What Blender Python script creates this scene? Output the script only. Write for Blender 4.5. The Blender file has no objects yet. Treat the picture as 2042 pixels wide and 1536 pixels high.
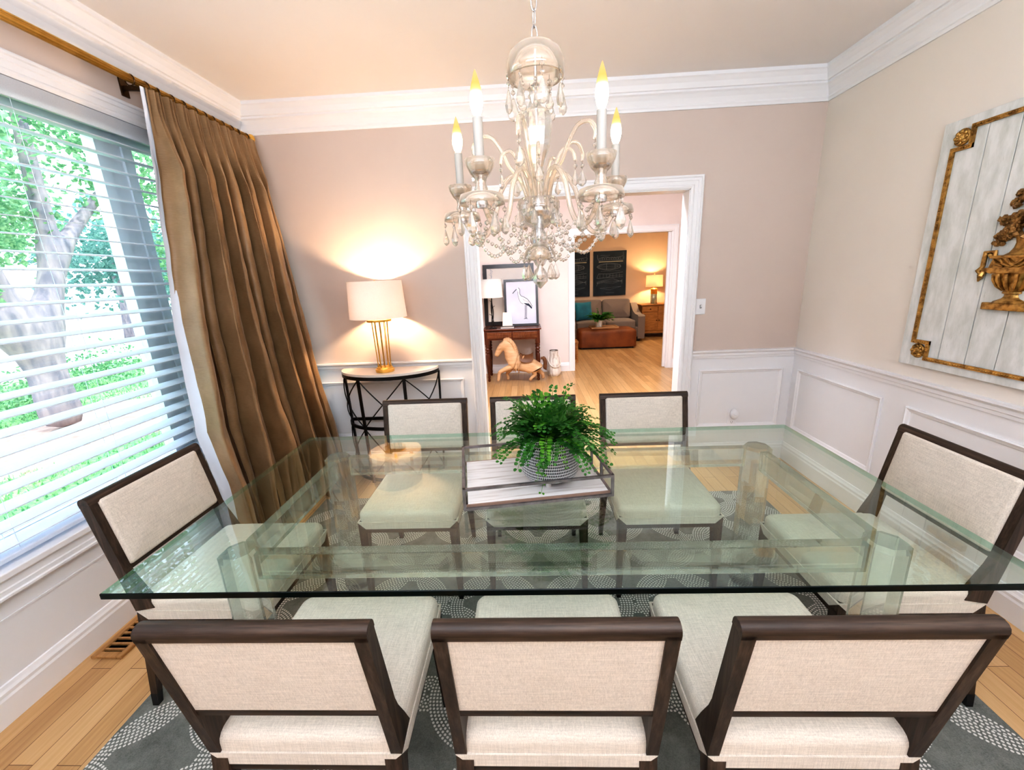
import bpy, bmesh, math, random
from mathutils import Vector, Matrix, Euler, noise
PI = math.pi
S = bpy.context.scene
COL = S.collection
R = random.Random(7)

# ------------------------------------------------------------------ node helpers
def new_mat(name):
    m = bpy.data.materials.new(name); m.use_nodes = True
    nt = m.node_tree
    for n in list(nt.nodes): nt.nodes.remove(n)
    out = nt.nodes.new('ShaderNodeOutputMaterial')
    return m, nt, out
def N(nt, typ, **kw):
    n = nt.nodes.new(typ)
    for k, v in kw.items(): setattr(n, k, v)
    return n
def setin(n, **kw):
    for k, v in kw.items():
        n.inputs[k.replace('_', ' ')].default_value = v
def rgba(c): return (c[0], c[1], c[2], 1.0)
def ramp(nt, fac, stops):
    r = N(nt, 'ShaderNodeValToRGB')
    el = r.color_ramp.elements
    while len(el) < len(stops): el.new(0.5)
    for e, (p, c) in zip(el, stops): e.position = p; e.color = rgba(c)
    nt.links.new(fac, r.inputs[0]); return r.outputs[0]
def coords(nt, scale=(1, 1, 1), kind='Object', rot=(0, 0, 0)):
    tc = N(nt, 'ShaderNodeTexCoord'); mp = N(nt, 'ShaderNodeMapping')
    mp.inputs['Scale'].default_value = scale; mp.inputs['Rotation'].default_value = rot
    nt.links.new(tc.outputs[kind], mp.inputs[0]); return mp.outputs[0]
def noise_tex(nt, vec, scale=5, detail=4, rough=.5):
    t = N(nt, 'ShaderNodeTexNoise'); setin(t, Scale=scale, Detail=detail, Roughness=rough)
    nt.links.new(vec, t.inputs['Vector']); return t.outputs['Fac']
def bump(nt, h, strength=.2, dist=.01):
    b = N(nt, 'ShaderNodeBump'); setin(b, Strength=strength, Distance=dist)
    nt.links.new(h, b.inputs['Height']); return b.outputs[0]
def pmat(name, col, rough=.5, metal=0.0, col2=None, nscale=6, stretch=(1, 1, 1), bumpk=0, bumpd=.003, sheen=0, spec=.5, coat=0, emit=None, estr=0, lo=.35, hi=.65, detail=4, kind='Object'):
    """Principled surface whose colour wanders between two tones along stretched noise."""
    m, nt, out = new_mat(name)
    p = N(nt, 'ShaderNodeBsdfPrincipled')
    setin(p, Roughness=rough, Metallic=metal)
    p.inputs['Specular IOR Level'].default_value = spec
    p.inputs['Sheen Weight'].default_value = sheen
    p.inputs['Coat Weight'].default_value = coat
    v = coords(nt, stretch, kind)
    f = noise_tex(nt, v, nscale, detail)
    c2 = col2 or tuple(min(1, x * .94) for x in col)
    nt.links.new(ramp(nt, f, [(lo, c2), (hi, col)]), p.inputs['Base Color'])
    if bumpk: nt.links.new(bump(nt, f, bumpk, bumpd), p.inputs['Normal'])
    if emit:
        p.inputs['Emission Color'].default_value = rgba(emit); p.inputs['Emission Strength'].default_value = estr
    nt.links.new(p.outputs[0], out.inputs[0]); return m
def emat(name, col, strength):
    m, nt, out = new_mat(name)
    e = N(nt, 'ShaderNodeEmission'); e.inputs[0].default_value = rgba(col); e.inputs[1].default_value = strength
    nt.links.new(e.outputs[0], out.inputs[0]); return m
def pane_mat(name, tint, base=.04, gain=.9, rough=0.0):
    """Clear sheet: tinted transmission, mirror reflection growing to grazing angles."""
    m, nt, out = new_mat(name)
    lw = N(nt, 'ShaderNodeLayerWeight'); lw.inputs[0].default_value = .5
    pw = N(nt, 'ShaderNodeMath', operation='POWER'); pw.inputs[1].default_value = 4.0
    nt.links.new(lw.outputs['Facing'], pw.inputs[0])
    ma = N(nt, 'ShaderNodeMath', operation='MULTIPLY_ADD'); ma.inputs[1].default_value = gain; ma.inputs[2].default_value = base
    nt.links.new(pw.outputs[0], ma.inputs[0])
    t = N(nt, 'ShaderNodeBsdfTransparent'); t.inputs[0].default_value = rgba(tint)
    g = N(nt, 'ShaderNodeBsdfGlossy'); g.inputs['Roughness'].default_value = rough; g.inputs['Color'].default_value = (1, 1, 1, 1)
    mx = N(nt, 'ShaderNodeMixShader')
    nt.links.new(ma.outputs[0], mx.inputs[0]); nt.links.new(t.outputs[0], mx.inputs[1]); nt.links.new(g.outputs[0], mx.inputs[2])
    nt.links.new(mx.outputs[0], out.inputs[0]); return m
def glass_mat(name, col, ior=1.5, rough=0.0):
    m, nt, out = new_mat(name)
    g = N(nt, 'ShaderNodeBsdfGlass'); g.inputs['Color'].default_value = rgba(col); setin(g, IOR=ior, Roughness=rough)
    nt.links.new(g.outputs[0], out.inputs[0]); return m
def wood_mat(name, dark, mid, light, axis='X', scale=1.0, rough=.45, bumpk=.25):
    m, nt, out = new_mat(name)
    p = N(nt, 'ShaderNodeBsdfPrincipled'); setin(p, Roughness=rough)
    st = {'X': (1.2, 26, 26), 'Y': (26, 1.2, 26), 'Z': (26, 26, 1.2)}[axis]
    v = coords(nt, tuple(s * scale for s in st))
    f = noise_tex(nt, v, 3.2, 8, .65)
    nt.links.new(ramp(nt, f, [(.3, dark), (.5, mid), (.72, light)]), p.inputs['Base Color'])
    nt.links.new(bump(nt, f, bumpk, .002), p.inputs['Normal'])
    nt.links.new(p.outputs[0], out.inputs[0]); return m

def math_(nt, op, a, b=None, c=None):
    n = N(nt, 'ShaderNodeMath', operation=op)
    for i, x in enumerate((a, b, c)):
        if x is None: continue
        if isinstance(x, (int, float)): n.inputs[i].default_value = x
        else: nt.links.new(x, n.inputs[i])
    return n.outputs[0]

# ------------------------------------------------------------------ mesh builder
class B:
    def __init__(s): s.v = []; s.f = []; s.mi = []; s.uv = {}; s.cur = 0
    def add(s, vs, fs, M=None):
        o = len(s.v)
        for p in vs:
            p = Vector(p)
            s.v.append(M @ p if M else p)
        for f in fs: s.f.append([o + i for i in f]); s.mi.append(s.cur)
        return s
    def from_bm(s, bm, M=None):
        bm.verts.index_update()
        s.add([v.co.copy() for v in bm.verts], [[v.index for v in f.verts] for f in bm.faces], M); bm.free(); return s
    def box(s, c, d, M=None, bev=0, seg=2):
        if bev <= 0:
            x, y, z = c; a, b, e = d[0] / 2, d[1] / 2, d[2] / 2
            vs = [(x + i * a, y + j * b, z + k * e) for k in (-1, 1) for j in (-1, 1) for i in (-1, 1)]
            return s.add(vs, [(0, 2, 3, 1), (4, 5, 7, 6), (0, 1, 5, 4), (2, 6, 7, 3), (0, 4, 6, 2), (1, 3, 7, 5)], M)
        bm = bmesh.new(); bmesh.ops.create_cube(bm, size=1)
        for v in bm.verts: v.co = Vector((v.co.x * d[0] + c[0], v.co.y * d[1] + c[1], v.co.z * d[2] + c[2]))
        bmesh.ops.bevel(bm, geom=list(bm.edges), offset=min(bev, min(d) * .49), segments=seg, profile=.5, affect='EDGES')
        return s.from_bm(bm, M)
    def bb(s, lo, hi, M=None, bev=0, seg=2):
        return s.box([(a + b) / 2 for a, b in zip(lo, hi)], [abs(b - a) for a, b in zip(lo, hi)], M, bev, seg)
    def frustum(s, c0, d0, c1, d1, M=None):
        vs = []
        for c, d in ((c0, d0), (c1, d1)):
            for j in (-1, 1):
                for i in (-1, 1): vs.append((c[0] + i * d[0] / 2, c[1] + j * d[1] / 2, c[2]))
        return s.add(vs, [(0, 2, 3, 1), (4, 5, 7, 6), (0, 1, 5, 4), (2, 6, 7, 3), (0, 4, 6, 2), (1, 3, 7, 5)], M)
    def bar(s, p0, p1, w, h=None, M=None, up=(0, 0, 1)):
        p0, p1 = Vector(p0), Vector(p1); h = h or w
        t = (p1 - p0).normalized(); u = Vector(up)
        if abs(t.dot(u)) > .97: u = Vector((0, 1, 0))
        a = t.cross(u).normalized(); b = a.cross(t).normalized()
        vs = [p + a * i * w / 2 + b * j * h / 2 for p in (p0, p1) for j in (-1, 1) for i in (-1, 1)]
        return s.add(vs, [(0, 2, 3, 1), (4, 5, 7, 6), (0, 1, 5, 4), (2, 6, 7, 3), (0, 4, 6, 2), (1, 3, 7, 5)], M)
    def lathe(s, prof, n=24, c=(0, 0, 0), M=None, caps=True, a0=0, ry=1.0):
        o = len(s.v); vs = []; fs = []
        for r, z in prof:
            for k in range(n):
                a = a0 + 2 * PI * k / n
                vs.append((c[0] + r * math.cos(a), c[1] + ry * r * math.sin(a), c[2] + z))
        for i in range(len(prof) - 1):
            for k in range(n):
                k2 = (k + 1) % n
                fs.append((i * n + k, i * n + k2, (i + 1) * n + k2, (i + 1) * n + k))
                for q, (ii, kk) in enumerate(((i, k), (i, k + 1), (i + 1, k + 1), (i + 1, k))):
                    s.uv[(len(s.f) + len(fs) - 1, q)] = (kk / n, prof[ii][1])
        if caps:
            if prof[0][0] > 1e-5: fs.append(tuple(reversed(range(n))))
            if prof[-1][0] > 1e-5: fs.append(tuple((len(prof) - 1) * n + k for k in range(n)))
        return s.add(vs, fs, M)
    def cyl(s, p0, p1, r0, r1=None, n=12, M=None):
        return s.tube([p0, p1], [r0, r0 if r1 is None else r1], n, M)
    def tube(s, path, r, n=8, M=None, closed=False, caps=True):
        P = [Vector(p) for p in path]; m = len(P)
        if isinstance(r, (int, float)): r = [r] * m
        vs = []; fs = []
        ref = None
        for i in range(m):
            if closed: t = (P[(i + 1) % m] - P[i - 1])
            else: t = P[min(i + 1, m - 1)] - P[max(i - 1, 0)]
            t = t.normalized() if t.length > 1e-9 else Vector((0, 0, 1))
            if ref is None:
                ref = Vector((0, 0, 1)) if abs(t.z) < .9 else Vector((1, 0, 0))
            a = t.cross(ref)
            if a.length < 1e-4: a = t.cross(Vector((1, 0.3, 0)))
            a.normalize(); b = a.cross(t).normalized(); ref = b
            for k in range(n):
                q = 2 * PI * k / n
                vs.append(P[i] + a * r[i] * math.cos(q) + b * r[i] * math.sin(q))
        for i in range(m if closed else m - 1):
            j = (i + 1) % m
            for k in range(n):
                k2 = (k + 1) % n
                fs.append((i * n + k, j * n + k, j * n + k2, i * n + k2))
        if caps and not closed:
            fs.append(tuple(range(n))); fs.append(tuple(reversed([(m - 1) * n + k for k in range(n)])))
        return s.add(vs, fs, M)
    def sphere(s, c, r, n=12, m=8, sc=(1, 1, 1), M=None):
        prof = [(max(1e-6, math.sin(PI * i / m)) * r, -math.cos(PI * i / m) * r) for i in range(m + 1)]
        T = Matrix.Translation(c) @ Matrix.Diagonal((sc[0], sc[1], sc[2], 1))
        return s.lathe(prof, n, M=(M @ T) if M else T, caps=False)
    def torus(s, c, Rr, r, n=24, m=8, M=None, ax=None, sc=(1, 1)):
        pts = [(c[0] + Rr * sc[0] * math.cos(2 * PI * k / n), c[1] + Rr * sc[1] * math.sin(2 * PI * k / n), c[2]) for k in range(n)]
        return s.tube(pts, r, m, M, closed=True)
    def prism(s, poly, h, M=None):
        """poly in XY extruded 0..h along Z, then placed by M."""
        n = len(poly)
        vs = [(x, y, 0) for x, y in poly] + [(x, y, h) for x, y in poly]
        fs = [tuple(reversed(range(n))), tuple(range(n, 2 * n))] + [(i, (i + 1) % n, n + (i + 1) % n, n + i) for i in range(n)]
        return s.add(vs, fs, M)
    def grid(s, fn, nu, nv, M=None, closed_u=False):
        vs = [fn(i / (nu - (0 if closed_u else 1)), j / (nv - 1)) for j in range(nv) for i in range(nu)]
        fs = []
        for j in range(nv - 1):
            for i in range(nu if closed_u else nu - 1):
                i2 = (i + 1) % nu
                fs.append((j * nu + i, j * nu + i2, (j + 1) * nu + i2, (j + 1) * nu + i))
        return s.add(vs, fs, M)
    def cushion(s, w, d, z0, h, rc=.04, edge=.02, puff=.01, M=None, n=6, c=(0, 0)):
        """Upholstered pad: rounded plan corners, rolled top edge, domed top."""
        def outline(off):
            a, b = w / 2 - off, d / 2 - off; r = max(.003, min(rc - off * .6, a, b)); pts = []
            for (sx, sy, a0) in ((1, 1, 0), (-1, 1, 90), (-1, -1, 180), (1, -1, 270)):
                for k in range(n + 1):
                    t = math.radians(a0 + 90 * k / n)
                    pts.append((sx * (a - r) + r * math.cos(t), sy * (b - r) + r * math.sin(t)))
            return pts
        rings = [(0, z0), (0, z0 + h - edge)]
        for k in range(1, 5):
            t = PI / 2 * k / 4; rings.append((edge * (1 - math.cos(t)), z0 + h - edge + edge * math.sin(t)))
        mm = min(w, d) / 2
        for q in (.3, .5, .7, .88):
            off = edge + (mm - edge) * q
            rings.append((off, z0 + h + puff * (1 - (1 - q) ** 2.2)))
        vs = []; m = 4 * (n + 1)
        for off, z in rings: vs += [(x + c[0], y + c[1], z) for x, y in outline(off)]
        fs = [tuple(reversed(range(m)))]
        for i in range(len(rings) - 1):
            for k in range(m):
                fs.append((i * m + k, i * m + (k + 1) % m, (i + 1) * m + (k + 1) % m, (i + 1) * m + k))
        fs.append(tuple((len(rings) - 1) * m + k for k in range(m)))
        return s.add(vs, fs, M)
    def build(s, name, mat, parent=None, loc=(0, 0, 0), smooth=False, rot=None, uv=False, auto=None):
        me = bpy.data.meshes.new(name)
        me.from_pydata([tuple(v) for v in s.v], [], s.f)
        mats = mat if isinstance(mat, (list, tuple)) else [mat]
        for m in mats: me.materials.append(m)
        if len(mats) > 1: me.polygons.foreach_set('material_index', s.mi)
        if uv:
            l = me.uv_layers.new(name='UVMap')
            for p in me.polygons:
                for q, li in enumerate(p.loop_indices):
                    l.data[li].uv = s.uv.get((p.index, q), (0, 0))
        if smooth: me.polygons.foreach_set('use_smooth', [True] * len(me.polygons))
        me.update()
        if auto is not None:
            bm = bmesh.new(); bm.from_mesh(me)
            bmesh.ops.recalc_face_normals(bm, faces=bm.faces)
            for f in bm.faces: f.smooth = True
            for e in bm.edges:
                e.smooth = not (len(e.link_faces) == 2 and e.calc_face_angle(0) > math.radians(auto))
            bm.to_mesh(me); bm.free()
        o = bpy.data.objects.new(name, me); COL.objects.link(o)
        o.location = loc
        if rot: o.rotation_euler = rot
        if parent: o.parent = parent
        return o

def tag(o, label=None, cat=None, group=None, kind=None):
    if label: o['label'] = label
    if cat: o['category'] = cat
    if group: o['group'] = group
    if kind: o['kind'] = kind
    return o
def thing(name, label, cat, loc=(0, 0, 0), rz=0, group=None):
    o = bpy.data.objects.new(name, None); COL.objects.link(o); o.empty_display_size = .05
    o.location = loc; o.rotation_euler = (0, 0, rz)
    return tag(o, label, cat, group)
def struct(name, b, mat, **kw):
    o = b.build(name, mat, **kw); o['kind'] = 'structure'; return o
def copy_tree(o, parent=None):
    c = o.copy(); COL.objects.link(c); c.parent = parent
    for ch in [x for x in bpy.data.objects if x.parent == o]: copy_tree(ch, c)
    return c
def T(x, y, z): return Matrix.Translation((x, y, z))
def RX(a): return Matrix.Rotation(a, 4, 'X')
def RY(a): return Matrix.Rotation(a, 4, 'Y')
def RZ(a): return Matrix.Rotation(a, 4, 'Z')

# ------------------------------------------------------------------ key dimensions (metres)
XL, XR, YB, YF, ZC = -1.965, 2.027, 3.167, -1.5, 2.72
ZR0, ZR1 = .841, .905           # chair rail
DX0, DX1, DZ = -.362, 1.164, 2.054    # doorway to the hall
HY = 6.55                       # hall's far wall
HX0, HX1, HZ = .735, 2.185, 2.075  # opening to the living room
LY = 10.25

# ------------------------------------------------------------------ materials
M = {}
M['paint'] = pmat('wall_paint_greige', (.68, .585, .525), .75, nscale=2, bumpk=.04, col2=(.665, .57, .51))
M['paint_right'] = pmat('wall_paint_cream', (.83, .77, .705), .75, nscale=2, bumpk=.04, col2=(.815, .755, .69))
M['white'] = pmat('trim_white', (.86, .855, .87), .38, nscale=3, col2=(.85, .845, .86))
M['ceil'] = pmat('ceiling_white', (.88, .845, .825), .85, nscale=2, col2=(.87, .835, .815))
M['hallwall'] = pmat('hall_wall_paint', (.84, .76, .73), .8, nscale=2)
M['livingwall'] = pmat('living_wall_paint', (.72, .54, .40), .8, nscale=2)

def oak_floor():
    m, nt, out = new_mat('oak_floor')
    p = N(nt, 'ShaderNodeBsdfPrincipled'); setin(p, Roughness=.28)
    v = coords(nt, (1, 1, 1), 'Object', (0, 0, PI / 2))
    br = N(nt, 'ShaderNodeTexBrick'); br.offset = .37
    setin(br, Scale=1.0, Mortar_Size=.0012, Mortar_Smooth=.1, Bias=0, Brick_Width=.95, Row_Height=.085)
    br.inputs['Color1'].default_value = (0, 0, 0, 1); br.inputs['Color2'].default_value = (1, 1, 1, 1); br.inputs['Mortar'].default_value = (.5, .5, .5, 1)
    nt.links.new(v, br.inputs['Vector'])
    g = noise_tex(nt, coords(nt, (30, 1.4, 30)), 2.2, 7, .6)
    mix = math_(nt, 'ADD', math_(nt, 'MULTIPLY', br.outputs['Color'], .32), math_(nt, 'MULTIPLY', g, .6))
    c = ramp(nt, mix, [(.22, (.42, .245, .105)), (.5, (.58, .37, .175)), (.82, (.70, .49, .27))])
    mx = N(nt, 'ShaderNodeMix', data_type='RGBA', blend_type='MIX')
    nt.links.new(br.outputs['Fac'], mx.inputs[0]); nt.links.new(c, mx.inputs[6]); mx.inputs[7].default_value = (.18, .09, .04, 1)
    nt.links.new(mx.outputs[2], p.inputs['Base Color'])
    nt.links.new(bump(nt, g, .06, .002), p.inputs['Normal'])
    nt.links.new(p.outputs[0], out.inputs[0]); return m
M['floor'] = oak_floor()

def fabric(name, col, k=900, dark=.82, bumpk=.35):
    m, nt, out = new_mat(name)
    p = N(nt, 'ShaderNodeBsdfPrincipled'); setin(p, Roughness=.9); p.inputs['Sheen Weight'].default_value = .15
    p.inputs['Specular IOR Level'].default_value = .15
    a = noise_tex(nt, coords(nt, (7, 160, 160)), 2.5, 3, .6)
    b = noise_tex(nt, coords(nt, (160, 160, 7)), 2.5, 3, .6)
    c = noise_tex(nt, coords(nt, (160, 7, 160)), 2.5, 3, .6)
    f = math_(nt, 'DIVIDE', math_(nt, 'ADD', math_(nt, 'ADD', a, b), c), 3.0)
    nt.links.new(ramp(nt, f, [(.38, tuple(x * dark for x in col)), (.6, col)]), p.inputs['Base Color'])
    nt.links.new(bump(nt, f, bumpk, .002), p.inputs['Normal'])
    nt.links.new(p.outputs[0], out.inputs[0]); return m
M['linen'] = fabric('linen_upholstery', (.74, .67, .585), dark=.74)
M['wood_x'] = wood_mat('brushed_oak_x', (.014, .009, .006), (.045, .028, .019), (.105, .070, .048), 'X')
M['wood_z'] = wood_mat('brushed_oak_z', (.014, .009, .006), (.045, .028, .019), (.105, .070, .048), 'Z')
M['wood_y'] = wood_mat('brushed_oak_y', (.014, .009, .006), (.045, .028, .019), (.105, .070, .048), 'Y')
M['black_tip'] = pmat('black_foot', (.012, .011, .011), .35)
M['brass'] = pmat('aged_brass', (.86, .56, .16), .28, .75, col2=(.72, .44, .10), nscale=20)
M['bronze'] = pmat('dark_bronze', (.10, .06, .03), .35, .8)
M['iron'] = pmat('black_iron', (.018, .016, .016), .45, .4)
M['silver'] = pmat('polished_nickel', (.72, .72, .74), .15, 1.0)
M['greymetal'] = pmat('brushed_pewter', (.30, .28, .29), .42, .75, col2=(.20, .185, .19), nscale=30, bumpk=.1)

# ------------------------------------------------------------------ the shell
def molding(b, prof, p0, p1, nrm, m0=0, m1=0):
    """prof: list of (distance off wall, height); swept from p0 to p1; m0/m1 mitre shifts."""
    p0, p1, nrm = Vector(p0), Vector(p1), Vector(nrm); t = (p1 - p0).normalized(); n = len(prof)
    vs = [p0 + nrm * d + t * d * m0 + Vector((0, 0, z)) for d, z in prof] + [p1 + nrm * d - t * d * m1 + Vector((0, 0, z)) for d, z in prof]
    fs = [(i, (i + 1) % n, n + (i + 1) % n, n + i) for i in range(n)] + [tuple(range(n)), tuple(reversed(range(n, 2 * n)))]
    b.add(vs, fs); return b

def wall_pieces(spans, axis, c0, c1, z_split=None):
    """spans: (a0,a1,z0,z1); axis 'x': runs along x between y=c0..c1. slot 0 below the rail, 1 above."""
    b = B()
    for a0, a1, z0, z1 in spans:
        cuts = [(z0, z1, 1)]
        if z_split is not None:
            if z1 <= z_split: cuts = [(z0, z1, 0)]
            elif z0 < z_split: cuts = [(z0, z_split, 0), (z_split, z1, 1)]
        for q0, q1, mi in cuts:
            b.cur = mi
            if axis == 'x': b.bb((a0, c0, q0), (a1, c1, q1))
            else: b.bb((c0, a0, q0), (c1, a1, q1))
    return b
ZS = .87
b = B(); b.bb((-2.2, YF - .1, -.1), (3.7, LY + .1, 0)); struct('floor', b, M['floor'])
b = B(); b.bb((-2.2, YF - .1, ZC), (3.7, LY + .1, ZC + .1)); struct('ceiling', b, M['ceil'])
struct('wall_back', wall_pieces([(XL - .16, DX0, 0, ZC), (DX1, XR + .12, 0, ZC), (DX0, DX1, DZ, ZC)], 'x', YB, YB + .12, ZS), [M['white'], M['paint']])
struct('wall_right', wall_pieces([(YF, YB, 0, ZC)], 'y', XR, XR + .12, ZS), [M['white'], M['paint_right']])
WY0, WY1, WZ0, WZ1 = .35, 2.87, .53, 2.335      # window opening
struct('wall_left', wall_pieces([(YF, WY0, 0, ZC), (WY1, YB, 0, ZC), (WY0, WY1, 0, WZ0), (WY0, WY1, WZ1, ZC)], 'y', XL - .16, XL, ZS), [M['white'], M['paint']])
struct('wall_front', wall_pieces([(XL - .16, XR + .12, 0, ZC)], 'x', YF - .1, YF, ZS), [M['white'], M['paint']])
# hall + living room shell
struct('wall_hall_far', wall_pieces([(-2.1, HX0, 0, ZC), (HX1, 3.6, 0, ZC), (HX0, HX1, HZ, ZC)], 'x', HY, HY + .12), [M['hallwall'], M['hallwall']])
b = wall_pieces([(YB + .12, LY + .1, 0, ZC)], 'y', 3.6, 3.7); struct('wall_hall_right', b, [M['hallwall'], M['hallwall']])
b = wall_pieces([(YB + .12, HY, 0, ZC)], 'y', -2.2, -2.1); struct('wall_hall_left', b, [M['hallwall'], M['hallwall']])
struct('wall_living_far', wall_pieces([(-1.6, 3.6, 0, ZC)], 'x', LY, LY + .1), [M['livingwall'], M['livingwall']])
struct('wall_living_left', wall_pieces([(HY + .12, LY, 0, ZC)], 'y', -1.6, -1.5), [M['livingwall'], M['livingwall']])
# hall side of the dining wall beyond the room's width
struct('wall_hall_near', wall_pieces([(XR + .12, 3.6, 0, ZC)], 'x', YB, YB + .12), [M['hallwall'], M['hallwall']])

CROWN = [(0, 2.542), (.010, 2.542), (.013, 2.556), (.017, 2.562), (.017, 2.572), (.030, 2.60), (.046, 2.622), (.056, 2.630), (.056, 2.642), (.066, 2.645), (.078, 2.674), (.096, 2.694), (.104, 2.700), (.104, ZC), (0, ZC)]
RAIL = [(0, ZR0), (.008, ZR0), (.010, .856), (.014, .862), (.014, .878), (.024, .888), (.030, .893), (.030, ZR1 - .002), (0, ZR1)]
BASE = [(0, 0), (.020, 0), (.020, .095), (.016, .105), (.016, .118), (.010, .128), (.006, .140), (0, .142)]
k = 1
def trim(bld):
    global k
    o = struct('trim_%d' % k, bld, M['white']); k += 1; return o
for p0, p1, nr, m0, m1 in (((XL, YB, 0), (XR, YB, 0), (0, -1, 0), 1, 1), ((XR, YB, 0), (XR, YF, 0), (-1, 0, 0), 1, 0), ((XL, YF, 0), (XL, YB, 0), (1, 0, 0), 0, 1)):
    trim(molding(B(), CROWN, p0, p1, nr, m0, m1))
CW = .085
DO0, DO1, DOZ = DX0 - CW, DX1 + CW, DZ + CW
for p0, p1, nr, m0, m1 in (((XL, YB, 0), (DO0, YB, 0), (0, -1, 0), 1, 0), ((DO1, YB, 0), (XR, YB, 0), (0, -1, 0), 0, 1), ((XR, YB, 0), (XR, YF, 0), (-1, 0, 0), 1, 0)):
    trim(molding(B(), RAIL, p0, p1, nr, m0, m1))
for nm, segs in (('baseboard_back', (((XL, YB, 0), (DO0, YB, 0), (0, -1, 0), 1, 0), ((DO1, YB, 0), (XR, YB, 0), (0, -1, 0), 0, 1))),
                 ('baseboard_right', (((XR, YB, 0), (XR, YF, 0), (-1, 0, 0), 1, 0),)),
                 ('baseboard_left', (((XL, YF, 0), (XL, YB, 0), (1, 0, 0), 0, 1),)),
                 ('baseboard_hall', (((-2.1, HY, 0), (HX0 - .09, HY, 0), (0, -1, 0), 0, 0), ((HX1 + .09, HY, 0), (3.6, HY, 0), (0, -1, 0), 0, 0))),
                 ('baseboard_living', (((-1.5, LY, 0), (3.6, LY, 0), (0, -1, 0), 0, 0),))):
    b = B()
    for s_ in segs: molding(b, BASE, *s_)
    struct(nm, b, M['white'])
# picture-frame mouldings of the wainscot
def frame_mold(o, u, w, u0, u1, w0, w1, nrm, prof):
    """rect in plane (o + u*a + w*b); prof: (inset, height)."""
    b = B(); o, u, w, nrm = Vector(o), Vector(u), Vector(w), Vector(nrm); n = len(prof)
    vs = []
    for (a, c, sa, sc) in ((u0, w0, 1, 1), (u1, w0, -1, 1), (u1, w1, -1, -1), (u0, w1, 1, -1)):
        for i, h in prof: vs.append(o + u * (a + sa * i) + w * (c + sc * i) + nrm * h)
    fs = []
    for q in range(4):
        for j in range(n - 1):
            a, c = q * n + j, ((q + 1) % 4) * n + j
            fs.append((a, c, c + 1, a + 1))
    b.add(vs, fs); return b
PF = [(0, 0), (0, .010), (.006, .014), (.012, .010), (.018, .008), (.024, .006), (.028, 0)]
def panel(o, u, u0, u1, nrm, w0=.279, w1=.75): trim(frame_mold(o, u, (0, 0, 1), u0, u1, w0, w1, nrm, PF))
panel((0, YB, 0), (1, 0, 0), 1.317, 1.951, (0, -1, 0))
panel((0, YB, 0), (1, 0, 0), -1.89, -.523, (0, -1, 0))
for y1, y0 in ((3.095, 2.335), (2.182, 1.422), (1.27, .51), (.36, -.40)): panel((XR, 0, 0), (0, 1, 0), y0, y1, (-1, 0, 0))
b = B(); b.bb((XL, YF, .362), (XL + .004, YB, .370)); trim(b)
# door casings (mitred, stepped) and jambs
CAS = [(0, 0), (0, .022), (.006, .026), (.014, .026), (.018, .020), (.034, .020), (.038, .016), (.060, .014), (.066, .018), (.074, .018), (CW, .012), (CW, 0)]
def casing(x0, x1, z1, y, ny, name, jam_y0, jam_y1, w=CW):
    b = B(); n = len(CAS); sc = w / CAS[-1][0]; vs = []
    for (x, z, sx, sz) in ((x0, 0, 1, 0), (x0, z1, 1, -1), (x1, z1, -1, -1), (x1, 0, -1, 0)):
        for i, h in CAS: vs.append((x + sx * i * sc, y + ny * h, z + sz * i * sc))
    fs = []
    for q in range(3):
        for j in range(n - 1):
            a, c = q * n + j, (q + 1) * n + j; fs.append((a, c, c + 1, a + 1))
    b.add(vs, fs)
    i0, i1, zz = x0 + w, x1 - w, z1 - w
    t = .006
    if jam_y0 is not None: b.bb((i0 - .012, jam_y0, 0), (i0 + t, jam_y1, zz + .012)); b.bb((i1 - t, jam_y0, 0), (i1 + .012, jam_y1, zz + .012)); b.bb((i0, jam_y0, zz - t), (i1, jam_y1, zz + .012))
    o = b.build(name, M['white']); o['kind'] = 'structure'; return o
casing(DO0, DO1, DOZ, YB, -1, 'door_1', YB - .004, YB + .124)
casing(DO0, DO1, DOZ, YB + .12, 1, 'door_2', None, None)
casing(HX0 - .09, HX1 + .09, HZ + .09, HY, -1, 'door_3', HY - .004, HY + .124, .09)
# sliding door edge showing in the far opening
b = B(); b.bb((HX1 - .045, HY + .03, .01), (HX1 - .004, HY + .07, HZ - .01), bev=.003); struct('door_4', b, M['white'])

# ------------------------------------------------------------------ window, blind
M['vinyl'] = pmat('window_white', (.80, .84, .90), .4)
b = B()
CW2 = .09
y0, y1, z0, z1 = WY0 - CW2, WY1 + CW2, WZ0 - CW2, WZ1 + CW2
n = len(CAS); vs = []
for (y, z, sy, sz) in ((y0, z0, 1, 1), (y0, z1, 1, -1), (y1, z1, -1, -1), (y1, z0, -1, 1)):
    for i, h in CAS: vs.append((XL + h, y + sy * i * 1.06, z + sz * i * 1.06))
fs = []
for q in range(4):
    for j in range(n - 1):
        a, c = q * n + j, ((q + 1) % 4) * n + j; fs.append((a, c, c + 1, a + 1))
b.add(vs, fs)
b.bb((XL - .16, WY0 - .01, WZ0 - .015), (XL + .03, WY1 + .01, WZ0 + .012), bev=.004)
struct('window_1', b, M['white'])
b = B()
xo = -2.10
b.bb((xo - .03, WY0, WZ0 + .012), (xo + .03, WY0 + .06, WZ1)); b.bb((xo - .03, WY1 - .06, WZ0 + .012), (xo + .03, WY1, WZ1))
b.bb((xo - .03, WY0 + .06, WZ1 - .07), (xo + .03, WY1 - .06, WZ1)); b.bb((xo - .03, WY0 + .06, WZ0 + .012), (xo + .03, WY1 - .06, WZ0 + .08))
for (a, c) in ((2.155, 2.21), (2.21, 2.30), (2.30, 2.355), (.62, .80)):
    d = .03 if a != 2.21 else .02
    b.bb((xo - d, a, WZ0 + .08), (xo + d, c, WZ1 - .07))
fr = struct('window_2', b, M['vinyl'])
b = B()
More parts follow.
